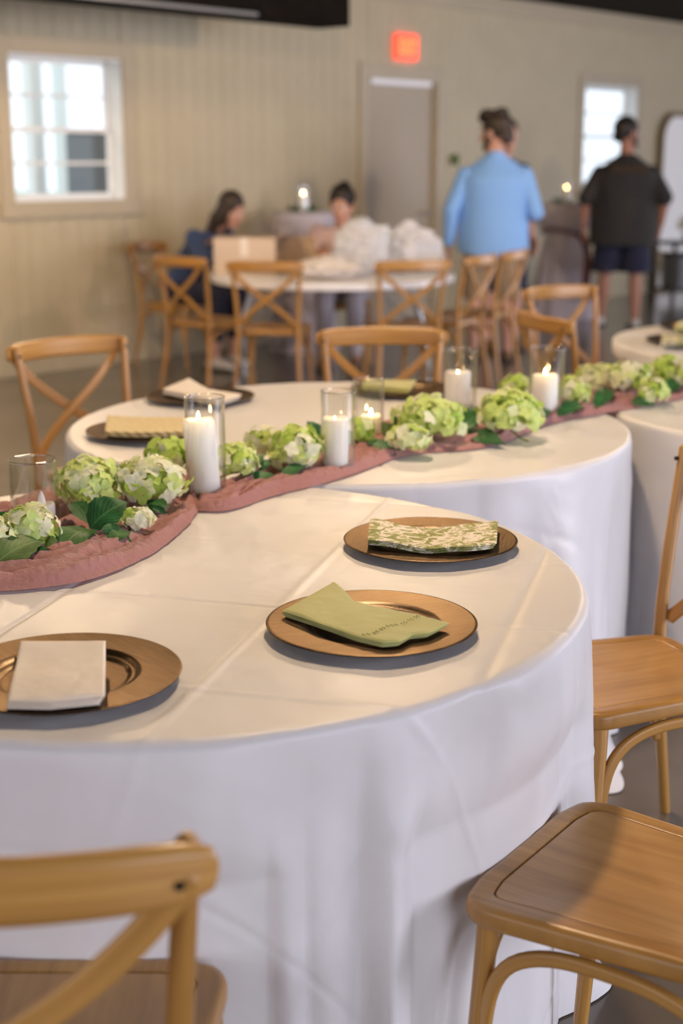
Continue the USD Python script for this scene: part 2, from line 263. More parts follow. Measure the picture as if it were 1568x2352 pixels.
def window(name, w, label):
    s0, s1, z0, z1 = w; t = hall_thing(name, label); dz = z1 - z0; T = .11; y = -.02
    for q in (bx(s0-T, s0, y, 0, z0-T, z1+T, .004), bx(s1, s1+T, y, 0, z0-T, z1+T, .004), bx(s0, s1, y, 0, z1, z1+T, .004), bx(s0-.02-T, s1+.02+T, y-.02, 0, z0-T, z0, .004)):
        obj('casing', q, M['trim_paint'], t)
    j = .012
    for q in (bx(s0, s0+j, 0, .17, z0, z1), bx(s1-j, s1, 0, .17, z0, z1), bx(s0, s1, 0, .17, z1-j, z1), bx(s0, s1, 0, .17, z0, z0+j)):
        obj('jamb', q, M['white_paint'], t)
    zm = z0 + dz * .495; F = .035
    for a, b, yy in ((z0 + j, zm + .018, .115), (zm - .018, z1 - j, .142)):
        fr = cat([bx(s0+j, s0+j+F, yy, yy+.025, a, b, .003), bx(s1-j-F, s1-j, yy, yy+.025, a, b, .003), bx(s0+j, s1-j, yy, yy+.025, a, a+F, .003), bx(s0+j, s1-j, yy, yy+.025, b-F, b, .003)])
        sh = obj('sash', fr, M['white_paint'], t)
        obj('muntin', bx(s0+j, s1-j, yy+.004, yy+.02, (a+b)/2-.011, (a+b)/2+.011, .003), M['white_paint'], sh)
        obj('pane', bx(s0+j+.02, s1-j-.02, yy+.011, yy+.015, a+.02, b-.02), M['pane'], sh)
    return t
window('window_1', W1, 'sash window with cream casing at the left of the wall')
window('window_2', W2, 'sash window beyond the man in the dark t-shirt')
d = hall_thing('door_1', 'plain beige door under the exit sign')
obj('door_leaf', bx(3.92, 4.85, .03, .075, .01, 2.125, .004), M['door_paint'], d)
for q in (bx(3.79, 3.90, -.022, 0, 0, 2.28, .004), bx(4.87, 4.98, -.022, 0, 0, 2.28, .004), bx(3.90, 4.87, -.022, 0, 2.15, 2.28, .004)): obj('door_casing', q, M['trim_paint'], d)
for q in (bx(3.90, 3.92, -.005, .15, 0, 2.15), bx(4.85, 4.87, -.005, .15, 0, 2.15)): obj('door_jamb', q, M['trim_paint'], d)
obj('door_closer', bx(3.94, 4.78, -.02, .03, 2.105, 2.165, .006), M['plastic_white'], d, label='pale bar along the top of the door')  # pale header strip of the door frame, no closer
hd = obj('door_handle', cat([tube([(4.78, .03, 1.0), (4.78, -.03, 1.0)], .01, round_end=.004), tube([(4.78, -.03, 1.0), (4.68, -.03, 1.0)], .009, round_end=.006)]), M['steel_grey'], d)
# outside the windows: ground, porch posts, a neighbouring shed
obj('ground', moved(bx(-30, 40, .3, 60, -.35, -.15), hall(0, 0), math.radians(WANG)), M['grass_green'], label='grassy ground outside the windows', kind='structure')
obj('porch_floor', moved(bx(-9, 16, .32, 3.2, -.15, -.02), hall(0, 0), math.radians(WANG)), M['porch_slab'], label='pale porch floor outside the windows', kind='structure')
for s, o, lab in ((2.34, 2.6, 'white porch post seen through the left window, nearer its left side'), (5.28, 6.0, 'white post outside seen through the middle of the left window'), (9.9, 2.6, 'white porch post seen through the right window')):
    p = thing('porch_post', lab, 'post', hall(s, -o, -.02 if o < 3 else -.15), WANG, group='white posts outside the windows')
    obj('shaft', bx(-.07, .07, -.07, .07, .08, 3.2, .01), M['white_paint'], p); obj('plinth', bx(-.1, .1, -.1, .1, 0, .1, .01), M['white_paint'], p)
sh = thing('utility_cabinet', 'grey cabinet outside the lower right of the left window', 'cabinet', hall(2.58, -2.0, -.02), WANG)
obj('cabinet_body', bx(-.22, .22, -.2, .2, 0, 1.72, .02), M['grey_box'], sh); obj('cabinet_lid', bx(-.23, .23, -.21, .21, 1.72, 1.76, .01), M['grey_box'], sh)
# exit sign
ex = hall_thing('exit_sign', 'lit red exit sign above the beige door', 'sign', s=4.395, z=2.43, kind=None)
obj('sign_case', bx(-.155, .155, -.05, 0, -.11, .11, .012), M['exit_red'], ex)
t = meshkit.text_mesh('EXIT', .115, .004, True); b = t.bounds; t.apply_translation((-(b[0][0]+b[1][0])/2, -(b[0][1]+b[1][1])/2, 0)); t.apply_scale((.24/(b[1][0]-b[0][0]), 1, 1))
t.apply_transform(trimesh.transformations.rotation_matrix(PI/2, (1, 0, 0))); t.apply_translation((0, -.05, 0))
obj('lettering', t, M['exit_letter'], ex)
# small dark green ornament by the door
og = hall_thing('wall_ornament', 'small dark olive sprig hanging on the wall beside the door', 'ornament', s=5.14, z=1.48, kind=None)
pp = []
for k in range(26):
    a = rnd.uniform(0, 2*PI); r = rnd.uniform(.01, .07); c = np.array([r*math.cos(a), -.012 - rnd.uniform(0, .02), .7*r*math.sin(a)])
    pp.append(moved(trimesh.creation.icosphere(subdivisions=1, radius=.018), c))
obj('sprig_leaves', cat(pp), M['leaf_olive'], og); obj('hook', bx(-.005, .005, -.02, 0, -.01, .01), M['black_iron'], og)

# ------------------------------------------------------------------ pendant lamps over the tables (they light the hall)
for i, (x, y, z, pw) in enumerate(LAMPS):
    L = thing('pendant_lamp', ['warm pendant lamp hanging over the front table', 'warm pendant lamp hanging over the second table', 'warm pendant lamp hanging over the bare floor on the left', 'warm pendant lamp hanging on the left of the hall', 'warm pendant lamp hanging near the far right table', 'warm pendant lamp hanging at the far left of the hall'][i], 'lamp', (x, y, z), group=None)
    obj('cord', tube([(0, 0, .16), (0, 0, CEIL - z)], .004, 8), M['black_iron'], L)
    obj('socket', lathe([(0, .17), (.022, .17), (.026, .09), (0, .09)]), M['black_iron'], L)
    obj('bulb', lathe([(0, -.065), (.035, -.055), (.055, -.02), (.058, .01), (.04, .055), (.02, .09), (0, .09)], 24), M['bulb_glow'], L, smooth=True)
    s = UsdLux.SphereLight.Define(stage, str(L.GetPath()) + '/glow'); s.CreateRadiusAttr(.075); s.CreateIntensityAttr(pw); s.CreateColorAttr(Gf.Vec3f(1.0, .72, .45))

# ------------------------------------------------------------------ tablecloths to the floor
TOP = .765
def cloth_mesh(R, seed, nth=560, nr=90, nh=80, phi=-15., off=(.262, .262), flare=.05, amp=.05, nf=11, dents=(), crease=1.0):
    rs = np.random.RandomState(seed)
    th = np.arange(nth) * 2 * PI / nth
    rc = .014                                               # rounding at the table's edge
    rho_top = np.r_[0.002, np.linspace(.02, R - rc, nr)]
    arc = np.linspace(0, 1, 7)[1:]
    hs = np.linspace(0, 1, nh)[1:] ** 1.0 * (TOP - .004 - rc)
    rows_r = np.r_[rho_top, R - rc + rc * np.sin(arc * PI/2), np.full(len(hs), R)]
    rows_z = np.r_[np.full(len(rho_top), TOP), TOP - rc + rc * np.cos(arc * PI/2), TOP - rc - hs]
    rows_h = np.r_[np.zeros(len(rho_top)), arc * rc, rc + hs]
    rho = np.r_[rho_top, R - rc + arc * rc * 1.57, R + .008 + hs]
    T, RH = np.meshgrid(th, rho); H = np.repeat(rows_h[:, None], nth, 1); R0 = np.repeat(rows_r[:, None], nth, 1); Z = np.repeat(rows_z[:, None], nth, 1)
    u = RH * np.cos(T - math.radians(phi)); v = RH * np.sin(T - math.radians(phi))
    def ridge(q, o):
        s = ((q - o + .1905) % .381) - .1905; k = np.round((q - o) / .381)
        return np.where(k % 2 == 0, 1, -1) * np.exp(-(s / .006) ** 2) * .0022 + .0012 * np.abs(s) / .19
    P3 = np.stack([u, v, np.full_like(u, seed)], -1)
    n1 = meshkit.fbm(P3 * 7, 4, seed); n2 = meshkit.fbm(P3 * np.array([3, 16, 1]), 3, seed + 9)
    dsp = crease * (ridge(u, off[0]) + ridge(v, off[1])) + .006 * (n1 - .5) + .003 * (n2 - .5)
    # folds of the skirt
    hn = H / (TOP)
    ph = rs.uniform(0, 2*PI, 4)
    warp = T + .20 * np.sin(3 * T + ph[0]) + .12 * np.sin(5 * T + ph[1]) + .05 * hn * np.sin(2 * T + ph[2])
    w = np.cos(nf * warp + ph[3]); w = np.sign(w) * np.abs(w) ** .8
    w2 = np.cos((2 * nf + 3) * warp + ph[1])
    a = amp * (.55 + .6 * meshkit.noise(np.stack([2 * np.cos(T) + 5, 2 * np.sin(T) + 5, np.full_like(T, seed)], -1), seed))
    soft = hn ** .8
    w3 = np.abs(np.cos((nf * 1.5 + .5) * warp + ph[0])) ** .6 - .7
    fl = flare * hn ** 1.1 + soft * a * w + soft * .22 * a * w2 + hn ** 1.2 * .45 * a * w3 + .085 * np.exp(-Z / .045) * (H > 0) * (.75 + .5 * w)
    rough = .010 * (meshkit.fbm(np.stack([T * 4, H * 5, np.full_like(T, seed)], -1), 3, seed + 4) - .5) * np.clip(H / .05, 0, 1)
    RR = R0 + np.where(H > 0, fl + rough, 0)
    for ang, half, rmax, zmax in dents:                     # where a neighbour or a chair pushes the skirt in
        da = np.abs((T - math.radians(ang) + PI) % (2*PI) - PI) / math.radians(half)
        lim = rmax + .9 * np.clip(da - 1, 0, 9) * math.radians(half) * R + np.clip(Z - zmax, 0, 9) * max(.45, 1.15 * (R + .01 - rmax) / max(.735 - zmax, .05))
        k_ = .010; RR = np.where(H > 0, -k_ * np.logaddexp(-RR / k_, -lim / k_), RR)
    onskirt = np.clip(H / .02, 0, 1)
    X = (RR + dsp * onskirt) * np.cos(T); Y = (RR + dsp * onskirt) * np.sin(T); Zz = Z + dsp * (1 - onskirt) * np.clip((R - R0) / .02 + .3, 0, 1)
    V = np.stack([X, Y, Zz], -1).reshape(-1, 3)
    n = len(rho); F = quads(n, nth)
    c = np.array([[0, 0, TOP]]); j = np.arange(nth)
    Fc = np.stack([np.full(nth, len(V)), (j + 1) % nth, j], 1)
    f = np.vstack([tri(F), Fc])
    Vv = np.vstack([V, c])
    t = trimesh.Trimesh(Vv, f, process=False)
    up = t.face_normals[len(tri(F)):, 2].mean()
    if up < 0: f = np.vstack([f[:-nth], f[-nth:, ::-1]])
    if t.face_normals[:nth, 2].mean() < 0: f = np.vstack([f[:-nth, ::-1], f[-nth:]])
    return Vv, f
TABLES = [(-.325, 2.415, .750), (.02, 3.90, .775), (1.55, 4.20, .758), (1.862, 5.73, .758)]
def ang_to(a, b): return math.degrees(math.atan2(b[1] - a[1], b[0] - a[0]))
T1, T2, T3, T4 = TABLES
DENTS = {0: [(ang_to(T1, T2), 36, .756, 9)], 1: [(ang_to(T2, T1), 36, .770, 9), (ang_to(T2, T3), 36, .782, 9)], 2: [(ang_to(T3, T2), 36, .775, 9), (ang_to(T3, T4), 36, .77, 9)], 3: [(ang_to(T4, T3), 36, .77, 9)]}

# ------------------------------------------------------------------ cross-back chairs
CH = {}
def chair(label, loc, rotz, group=None):
    c = thing('crossback_chair', label, 'chair', loc, rotz, group)
    SZ = .462
    body = Polygon([(-.175, -.205), (.175, -.205), (.215, .215), (-.215, .215)]).buffer(-.06).buffer(.06, quad_segs=12)
    front = Point(0, -.55).buffer(.775, quad_segs=64)
    body = body.intersection(front)
    notch = body
    for s in (-1, 1): notch = notch.difference(Point(s * .188, -.198).buffer(.022)).buffer(-.006).buffer(.012).buffer(-.006)
    def ring(poly, n=200):
        from shapely.geometry import LineString
        out = []
        for k in range(n):
            a = 2*PI*k/n; d = np.array([math.cos(a), math.sin(a)])
            i = LineString([(0, 0), tuple(d * .6)]).intersection(poly.exterior)
            ps = [i] if i.geom_type == 'Point' else list(getattr(i, 'geoms', [i]))
            r = min(math.hypot(*p.coords[0]) for p in ps); out.append(d * r)
        return np.array(out)
    o = ring(notch); inn = ring(body.buffer(-.036).buffer(-.02).buffer(.02)); inn2 = ring(body.buffer(-.0385).buffer(-.02).buffer(.02))
    def inset(p, d): 
        r = np.linalg.norm(p, axis=1, keepdims=True); return p * (r - d) / r
    def stack(loops):
        v = np.vstack([np.c_[p, np.full(len(p), z)] for p, z in loops]); n = len(loops[0][0])
        f = tri(quads(len(loops), n)); u = np.c_[v[:, 1], v[:, 0]]; return v, f, u
    rim = stack([(o * .02, SZ-.030), (inset(o, .10), SZ-.034), (inset(o, .008), SZ-.034), (inset(o, .002), SZ-.031), (o, SZ-.024), (o, SZ-.010), (inset(o, .002), SZ-.004), (inset(o, .008), SZ-.0005), (inset(o, .014), SZ), (inn, SZ), (inset(inn, .001), SZ-.004), (inset(inn, .004), SZ-.014), (inn * .02, SZ-.016)])
    obj('seat', fixed(rim), M['oak'], c, smooth=42)if False else obj('seat', rim, M['oak'], c, smooth=True)
    loops = [(inn2, SZ-.0045), (inn2, SZ-.0018), (inset(inn2, .002), SZ-.0006)] + [(inn2 * k, SZ - .0006 - .006 * (1 - k) ** .7 * 1.2) for k in (.9, .75, .55, .3, .002)]
    obj('seat_panel', stack(loops), M['oak_panel'], c, smooth=True)
    posts = {}
    for s in (-1, 1):
        pts = [(s*.212, -.262, .0), (s*.196, -.226, .22), (s*.187, -.204, .45), (s*.193, -.217, .62), (s*.212, -.258, .868)]
        pth = spline(pts, 22); posts[s] = pts
        sc = np.interp(np.linspace(0, 1, 22), [0, .1, .5, .8, 1], [.82, .9, 1.08, 1.0, .92])
        obj('rear_leg', fixed(sweep(pth, circle(.0140, 14), sc, up=(0, 1, 0), round_end=.010)), M['oak'], c, smooth=True)
        fp = spline([(s*.203, .193, 0), (s*.194, .178, .2), (s*.184, .165, SZ-.03)], 12)
        obj('front_leg', fixed(sweep(fp, circle(.0152, 14), np.linspace(.82, 1.08, 12), up=(0, 1, 0))), M['oak'], c, smooth=True)
    # bent braces below the seat: one arch on each side and one in front
    def arch(a, b, za, name='brace'):
        a, b = np.array(a, float), np.array(b, float); d = b - a; L = np.linalg.norm(d); d /= L
        pts = [a + d*.012 + (0, 0, za), a + d*.020 + (0, 0, za + .09), a + d*.055 + (0, 0, SZ - .085), a + d*.12 + (0, 0, SZ - .052), (a + b)/2 + (0, 0, SZ - .045),
               b - d*.12 + (0, 0, SZ - .052), b - d*.055 + (0, 0, SZ - .085), b - d*.020 + (0, 0, za + .09), b - d*.012 + (0, 0, za)]
        nrm = np.cross(d, (0, 0, 1))
        obj(name, fixed(sweep(spline(pts, 44), rrect(.022, .017, .006), up=nrm, round_end=.006)), M['oak'], c, smooth=True)
    arch((-.196, .178, 0), (.196, .178, 0), .20)
    for s in (-1, 1): arch((s*.194, .180, 0), (s*.194, -.226, 0), .20)
    # bowed top rail behind the posts
    x = np.linspace(-.236, .236, 31); y = -.274 - .056 * (1 - (x/.236)**2)
    z = .850 + .004 * (1 - (x/.236)**2)
    rail = np.stack([x, y, z], 1)
    prof = rrect(.025, .067, .012, 4)
    sc = np.stack([np.interp(np.abs(x), [0, .19, .222, .236], [1, 1, .9, .65]), np.interp(np.abs(x), [0, .17, .215, .236], [1, .97, .88, .62])], 1)
    obj('top_rail', fixed(sweep(rail, prof, sc, round_end=.006)), M['oak'], c, smooth=True)
    for s in (-1, 1):                                       # the crossing slats
        e = s * .006
        pts = [(s*.214, -.292, .852), (s*.165, -.290 - e*.2, .785), (0, -.272 - abs(e) * (1 if s > 0 else -1.2), .648), (-s*.105, -.246, .565), (-s*.170, -.216, .495)]
        obj('cross_slat', fixed(sweep(spline(pts, 26), rrect(.031, .010, .004), up=(0, 1, 0.0), round_end=.006)), M['oak'], c, smooth=True)
        obj('bolt', lathe([(0, 0), (.0065, 0), (.0065, .004), (.004, .006), (0, .006)], 12) if False else moved(trimesh.creation.cylinder(radius=.0046, height=.012, sections=14, transform=trimesh.transformations.rotation_matrix(PI/2, (1, 0, 0))), (s*.209, -.297, .846)), M['bolt_dark'], c)
        obj('bolt', moved(trimesh.creation.cylinder(radius=.0045, height=.010, sections=14, transform=trimesh.transformations.rotation_matrix(PI/2, (1, 0, 0))), (s*.2115, -.239, .846)), M['bolt_dark'], c)
    return c
CHAIRS = [  # seat centre x, y, facing, label
    (-.355, 1.465, (0, 1), 'oak cross-back chair at the bottom left with its back to us'),
    (.450, 1.882, (-.82, .57), 'oak cross-back chair at the bottom right whose seat shows in full'),
    (.585, 2.771, (-.937, -.35), 'oak cross-back chair cut by the right edge beside the front table'),
    (-.746, 4.66, (.68, -.73), 'oak cross-back chair at the left of the second table'),
    (.16, 4.885, (.05, -1), 'oak cross-back chair behind the second table facing us'),
    (1.21, 6.70, (.555, -.83), 'oak cross-back chair behind and left of the farthest white table'),
    (1.07, 5.78, (.93, .30), 'oak cross-back chair seen edge-on in front of another chair at the far right table'),
    (-.86, 9.36, (.62, .78), 'oak cross-back chair at the left of the folding table, turned half away'),
    (-.42, 8.95, (.15, .99), 'oak cross-back chair in front of the cardboard box'),
    (.38, 9.03, (-.2, .98), 'oak cross-back chair in front of the plastic bags'),
    (.66, 9.43, (-.87, .49), 'oak cross-back chair at the right end of the folding table, nearer the bags'),
    (.93, 9.92, (-.9, .43), 'oak cross-back chair just in front of the man in the blue shirt'),
    (-1.19, 10.51, (.88, -.47), 'oak cross-back chair under the woman in navy'),
    (.02, 10.66, (0, -1), 'oak cross-back chair under the woman with the hair bun'),
]
first = None
for x, y, f, lab in CHAIRS:
    if first is None: first = chair(lab, (x, y, 0), heading(f), 'cross-back chairs around the tables')
    else: dup(first, (x, y, 0), heading(f), lab)
def seat_dent(ti, ci, half=20):
    cx, cy, f, _ = CHAIRS[ci]; t = TABLES[ti]; n = math.hypot(*f); p = (cx + f[0]/n*.1, cy + f[1]/n*.1)
    DENTS[ti].append((ang_to(t, p), half, math.hypot(cx - t[0], cy - t[1]) - .208, .56))
seat_dent(0, 0); seat_dent(0, 1); seat_dent(0, 2); seat_dent(1, 4); seat_dent(3, 6)
tc = [dict(seed=3, nth=640, nr=95, nh=90, flare=.05, amp=.058, nf=10), dict(seed=11, nth=420, nr=60, nh=60, phi=20, flare=.05, amp=.05, nf=12), dict(seed=17, nth=360, nr=50, nh=50, phi=35), dict(seed=23, nth=240, nr=30, nh=40, phi=5)]
for i, lab in enumerate(['white cloth to the floor on the front round table', 'white cloth on the second round table, behind the front one', 'white cloth on the third table, half out of frame on the right', 'white cloth on the farthest table at the right edge']):
    x, y, R = TABLES[i]; V, F = cloth_mesh(R, dents=DENTS[i], **tc[i])
    t = thing('tablecloth', lab, 'tablecloth', (x, y, 0)); obj('draped_cloth', (V, F), M['white_linen'], t, smooth=True)

# ------------------------------------------------------------------ chargers and napkins
ch0 = None
PLATES = [(853, 1438, T1, 'bronze charger plate under the sage green napkin, middle of the front table', 20), (988, 1246, T1, 'bronze charger plate under the leaf print napkin', 75), (148, 1553, T1, 'bronze charger plate cut by the left edge, under the ivory napkin', 130),
          (340, 992, T2, 'charger plate behind the tall candle, under the yellow print napkin', 40), (460, 913, T2, 'charger plate under the ivory napkin at the back of the second table', 10), (925, 896, T2, 'charger plate under the green napkin by the chair facing us', 80),
          (1578, 783, T4, 'nearer charger plate on the farthest table', 15), (1600, 750, T4, 'farther charger plate on the farthest table', 60)]
charger_pos = []
for px, py, T, lab, rz in PLATES:
    p = at(px, py, .775); loc = (p[0], p[1], TOP + .003); charger_pos.append(loc)
    if ch0 is None:
        ch0 = thing('charger_plate', lab, 'plate', loc, rz, 'bronze charger plates')
        top = [(0, .0035), (.086, .0035), (.0895, .0042), (.0925, .0066), (.0955, .0078), (.0985, .0076), (.102, .0096), (.107, .0125), (.112, .0132), (.150, .0150), (.160, .0162), (.1635, .0160), (.165, .0148)]
        bot = [(.1645, .0138), (.160, .0132), (.112, .0100), (.103, .0040), (.098, .0010), (.094, .0), (0, .0)]
        obj('plate_body', lathe((top + bot)[::-1], 96), M['bronze'], ch0, smooth=50) if False else obj('plate_body', lathe((top + bot)[::-1], 96), M['bronze'], ch0, smooth=True)
        obj('foot_ring', lathe([(.080, .0), (.084, -.003), (.088, -.003), (.090, .0)], 48), M['bronze'], ch0, smooth=True)
    else: dup(ch0, loc, rz, lab)
def coons(b, r, t, l, n, m):                                # patch between four boundary polylines (bottom, right, top, left)
    def rs(p, k):
        p = np.asarray(p, float); d = np.r_[0, np.cumsum(np.linalg.norm(np.diff(p, axis=0), axis=1))]
        q = np.linspace(0, d[-1], k); return np.stack([np.interp(q, d, p[:, i]) for i in range(p.shape[1])], 1)
    b, t, l, r = rs(b, n), rs(t, n), rs(l, m), rs(r, m); u = np.linspace(0, 1, n)[None, :, None]; v = np.linspace(0, 1, m)[:, None, None]
    return (1-v)*b[None] + v*t[None] + (1-u)*l[:, None] + u*r[:, None] - ((1-u)*(1-v)*b[0] + u*(1-v)*b[-1] + (1-u)*v*t[0] + u*v*t[-1])
def slab(grid, th, seed, wob=.003, fr=22.):                 # a soft sheet with rounded edges over a grid of (x, y, z)
    m, n, _ = grid.shape; u = np.linspace(0, 1, n)[None]; v = np.linspace(0, 1, m)[:, None]
    e = np.minimum(np.minimum(u, 1-u) * n, np.minimum(v, 1-v) * m) / 3.0; e = np.clip(e * 1.8, 0, 1)
    prof = np.sqrt(1 - (1 - e) ** 2)
    nz = (meshkit.fbm(np.concatenate([grid[..., :2] * fr, np.full((m, n, 1), seed)], -1), 4, seed) - .5) * wob * 2
    top = grid.copy(); top[..., 2] += th * (.5 + .5 * prof) + nz * prof
    bot = grid.copy(); bot[..., 2] += th * (.5 - .5 * prof) * .9 + np.minimum(nz, 0) * 0
    V = np.vstack([top.reshape(-1, 3), bot.reshape(-1, 3)]); q = quads(m, n, False); N = m * n
    per = [*range(n), *[i*n + n-1 for i in range(1, m)], *[(m-1)*n + j for j in range(n-2, -1, -1)], *[i*n for i in range(m-2, 0, -1)]]
    side = [(a, b, b + N, a + N) for a, b in zip(per, per[1:] + per[:1])]
    f = np.vstack([tri(q)[:, ::-1] + 0, tri(q) + N, tri(np.array(side))])
    return fixed((V, f))
def napkin(label, corners, z, layers, mt, seed, lift=None, thick=.0042, mids=None, nn=60, mm=40):
    # corners in order front-left, front-right, back-right, back-left as pixels of the photograph; mids: extra points on each edge
    mids = mids or [[], [], [], []]
    P = [at(*c, z)[:2] for c in corners]; E = [[at(*q, z)[:2] for q in e] for e in mids]
    o = np.mean(P, axis=0)
    g = coons(np.array([P[0], *E[0], P[1]]) - o, np.array([P[1], *E[1], P[2]]) - o, np.array([P[3], *E[2], P[2]]) - o, np.array([P[0], *E[3], P[3]]) - o, nn, mm)
    t = thing('napkin', label, 'napkin', (o[0], o[1], z))
    u = np.linspace(0, 1, nn)[None]; v = np.linspace(0, 1, mm)[:, None]
    for k in range(layers):
        zz = (lift(u, v) if lift is not None else 0 * u * v) + k * thick * .92
        gk = np.concatenate([g * (1 - .012 * (layers - 1 - k)) + np.array([.0015 * (k - 1), -.0012 * (layers - 1 - k)]), np.broadcast_to(zz, g.shape[:2])[..., None]], -1)
        obj('fold', slab(gk, thick, seed + k, .0022), mt, t, smooth=True)
    return t, o, g
zr = TOP + .003 + .0165
n1, o1, g1 = napkin('sage green folded napkin lying askew on a bronze charger', [(645, 1414), (880, 1489), (1030, 1443), (765, 1362)], zr, 3, M['sage_cotton'], 5, thick=.0034, mids=[[(757, 1452), (820, 1475)], [(918, 1486), (945, 1470), (985, 1466)], [(812, 1395), (880, 1406), (960, 1425)], []],
    lift=lambda u, v: .011 * np.exp(-((u - .0) / .22) ** 2) * v + .003 * np.sin(u * 9) * v * (1 - u) + 0.0)
st = []
for row in (.80, .83):
    for k in range(15):
        v = .06 + .88 * k / 14; gi = g1[int(v * 39), int(row * 59)]; st.append(moved(bx(-.0004, .0004, -.0012, .0012, -.0012, .0002), (gi[0], gi[1], .0122 + .003 * math.sin(row * 9) * v * (1 - row)), .9))
obj('hem_stitch', cat(st), M['stitch'], n1, label='dark dashes of hemstitch')
napkin('napkin with an olive leaf print folded in a strip on a charger', [(842, 1260), (1138, 1266), (1141, 1213), (848, 1208)], zr, 3, M['leaf_print'], 8, mids=[[(900, 1263), (985, 1272), (1075, 1272)], [], [(925, 1222), (1040, 1224), (1095, 1216)], []], thick=.0046, lift=lambda u, v: .006 * np.abs(2*u - 1) ** 3 + .002 * np.sin(u * 11))
napkin('ivory napkin folded square on the charger at the left edge', [(14, 1632), (237, 1622), (239, 1494), (44, 1495)], zr, 4, M['ivory_cotton'], 12, mids=[[(120, 1634)], [], [], []], thick=.0042, lift=lambda u, v: .002 * np.sin(v * 7))
napkin('yellow print napkin folded in a strip behind the tall candle', [(240, 1006), (430, 1006), (436, 972), (245, 970)], zr, 3, M['chevron_print'], 15, thick=.006, lift=lambda u, v: .004 * np.abs(2*u - 1) ** 3)
napkin('ivory napkin with a raised corner on the back charger', [(372, 905), (505, 934), (555, 918), (432, 888)], zr, 3, M['ivory_cotton'], 18, thick=.006, mids=[[], [], [(480, 905)], []], lift=lambda u, v: .012 * np.exp(-((u) / .3) ** 2) * v)
napkin('green napkin on the charger by the chair facing us', [(828, 896), (940, 908), (955, 888), (838, 882)], zr, 3, M['sage_cotton'], 21, thick=.006, lift=lambda u, v: .004 * u)
napkin('pale print napkin on the nearer charger of the farthest table', [(1515, 795), (1640, 795), (1640, 778), (1520, 778)], zr, 3, M['leaf_print'], 24, thick=.006)
napkin('green napkin on the farther charger of the farthest table', [(1545, 760), (1650, 765), (1655, 748), (1560, 745)], zr, 3, M['sage_cotton'], 27, thick=.006)

# ------------------------------------------------------------------ gauze runners
def runner(label, lower, upper, seed, nl=420, nw=64, hem=.004, amp=.022):
    zb = TOP + .004
    lo = spline(np.array([at(*p, zb)[:2] for p in lower]), nl); hi = spline(np.array([at(*p, zb)[:2] for p in upper]), nl)
    w = np.linspace(0, 1, nw)[None, :, None]; g = lo[:, None] * (1 - w) + hi[:, None] * w
    L = np.r_[0, np.cumsum(np.linalg.norm(np.diff((lo + hi)/2, axis=0), axis=1))]
    S, W = np.meshgrid(L, np.linspace(0, 1, nw), indexing='ij')
    wide = np.linalg.norm(lo - hi, axis=1)[:, None]
    q = np.stack([S * 4 + 3, W * wide * 17 + 1.3 * np.sin(S * 5 + seed) , np.full_like(S, seed)], -1)
    r1 = 1 - np.abs(2 * meshkit.fbm(q, 3, seed) - 1); q2 = np.stack([S * 26, W * wide * 60, np.full_like(S, seed)], -1); r2 = 1 - np.abs(2 * meshkit.fbm(q2, 3, seed + 3) - 1)
    z = amp * np.clip(r1 - .45, 0, 1) * 1.5 + .008 * r2
    edge = np.exp(-((W - .06) * wide / .012) ** 2) + .8 * np.exp(-((W - .94) * wide / .014) ** 2)
    z += hem * edge * np.clip(1.7 * meshkit.fbm(np.stack([S * 11, W * 2, W * 0 + seed], -1), 3, seed + 6) - .25, 0.1, 2)
    ef = np.clip((np.minimum(W, 1 - W) * wide - .002) / (.016 + .045 * meshkit.fbm(np.stack([S * 8, W * 0, W * 0 + seed + 2.5], -1), 2, seed + 12)), 0, 1); z = (z - .004) * (ef * ef * (3 - 2 * ef)) + .002 + .004 * np.clip(ef * 3, 0, 1)
    z *= np.clip(np.minimum(S, L[-1] - S) / .012, 0.05, 1)
    jit = .006 * (meshkit.fbm(np.stack([S * 12, W * 6, W * 0 + seed + .5], -1), 3, seed + 8) - .5)
    gx = np.concatenate([g + jit[..., None] * 4, (zb + z)[..., None]], -1)
    V = gx.reshape(-1, 3); o = V.mean(0) * [1, 1, 0] + [0, 0, zb]
    f = tri(quads(nl, nw, False)); t = trimesh.Trimesh(V, f, process=False)
    if t.face_normals[:, 2].mean() < 0: f = f[:, ::-1]
    th = thing('gauze_runner', label, 'table runner', o); obj('gauze', (V - o, f), M['gauze'], th, smooth=True); return th
runner('dusty mauve gauze runner crumpled across the front table', [(-75, 1366), (0, 1360), (100, 1352), (200, 1335), (300, 1298), (380, 1252), (432, 1205), (453, 1170), (446, 1128)], [(-75, 1200), (0, 1168), (70, 1135), (150, 1122), (250, 1122), (330, 1115), (390, 1100), (412, 1100), (424, 1108)], 4)
runner('dusty mauve gauze runner winding over the second and third tables', [(449, 1174), (520, 1174), (600, 1150), (740, 1113), (850, 1076), (960, 1044), (1100, 1031), (1200, 1000), (1300, 966), (1450, 940), (1568, 917), (1680, 905)],
       [(458, 1128), (520, 1112), (600, 1078), (740, 1030), (850, 990), (960, 968), (1100, 950), (1200, 930), (1300, 892), (1450, 872), (1568, 852), (1680, 842)], 9)

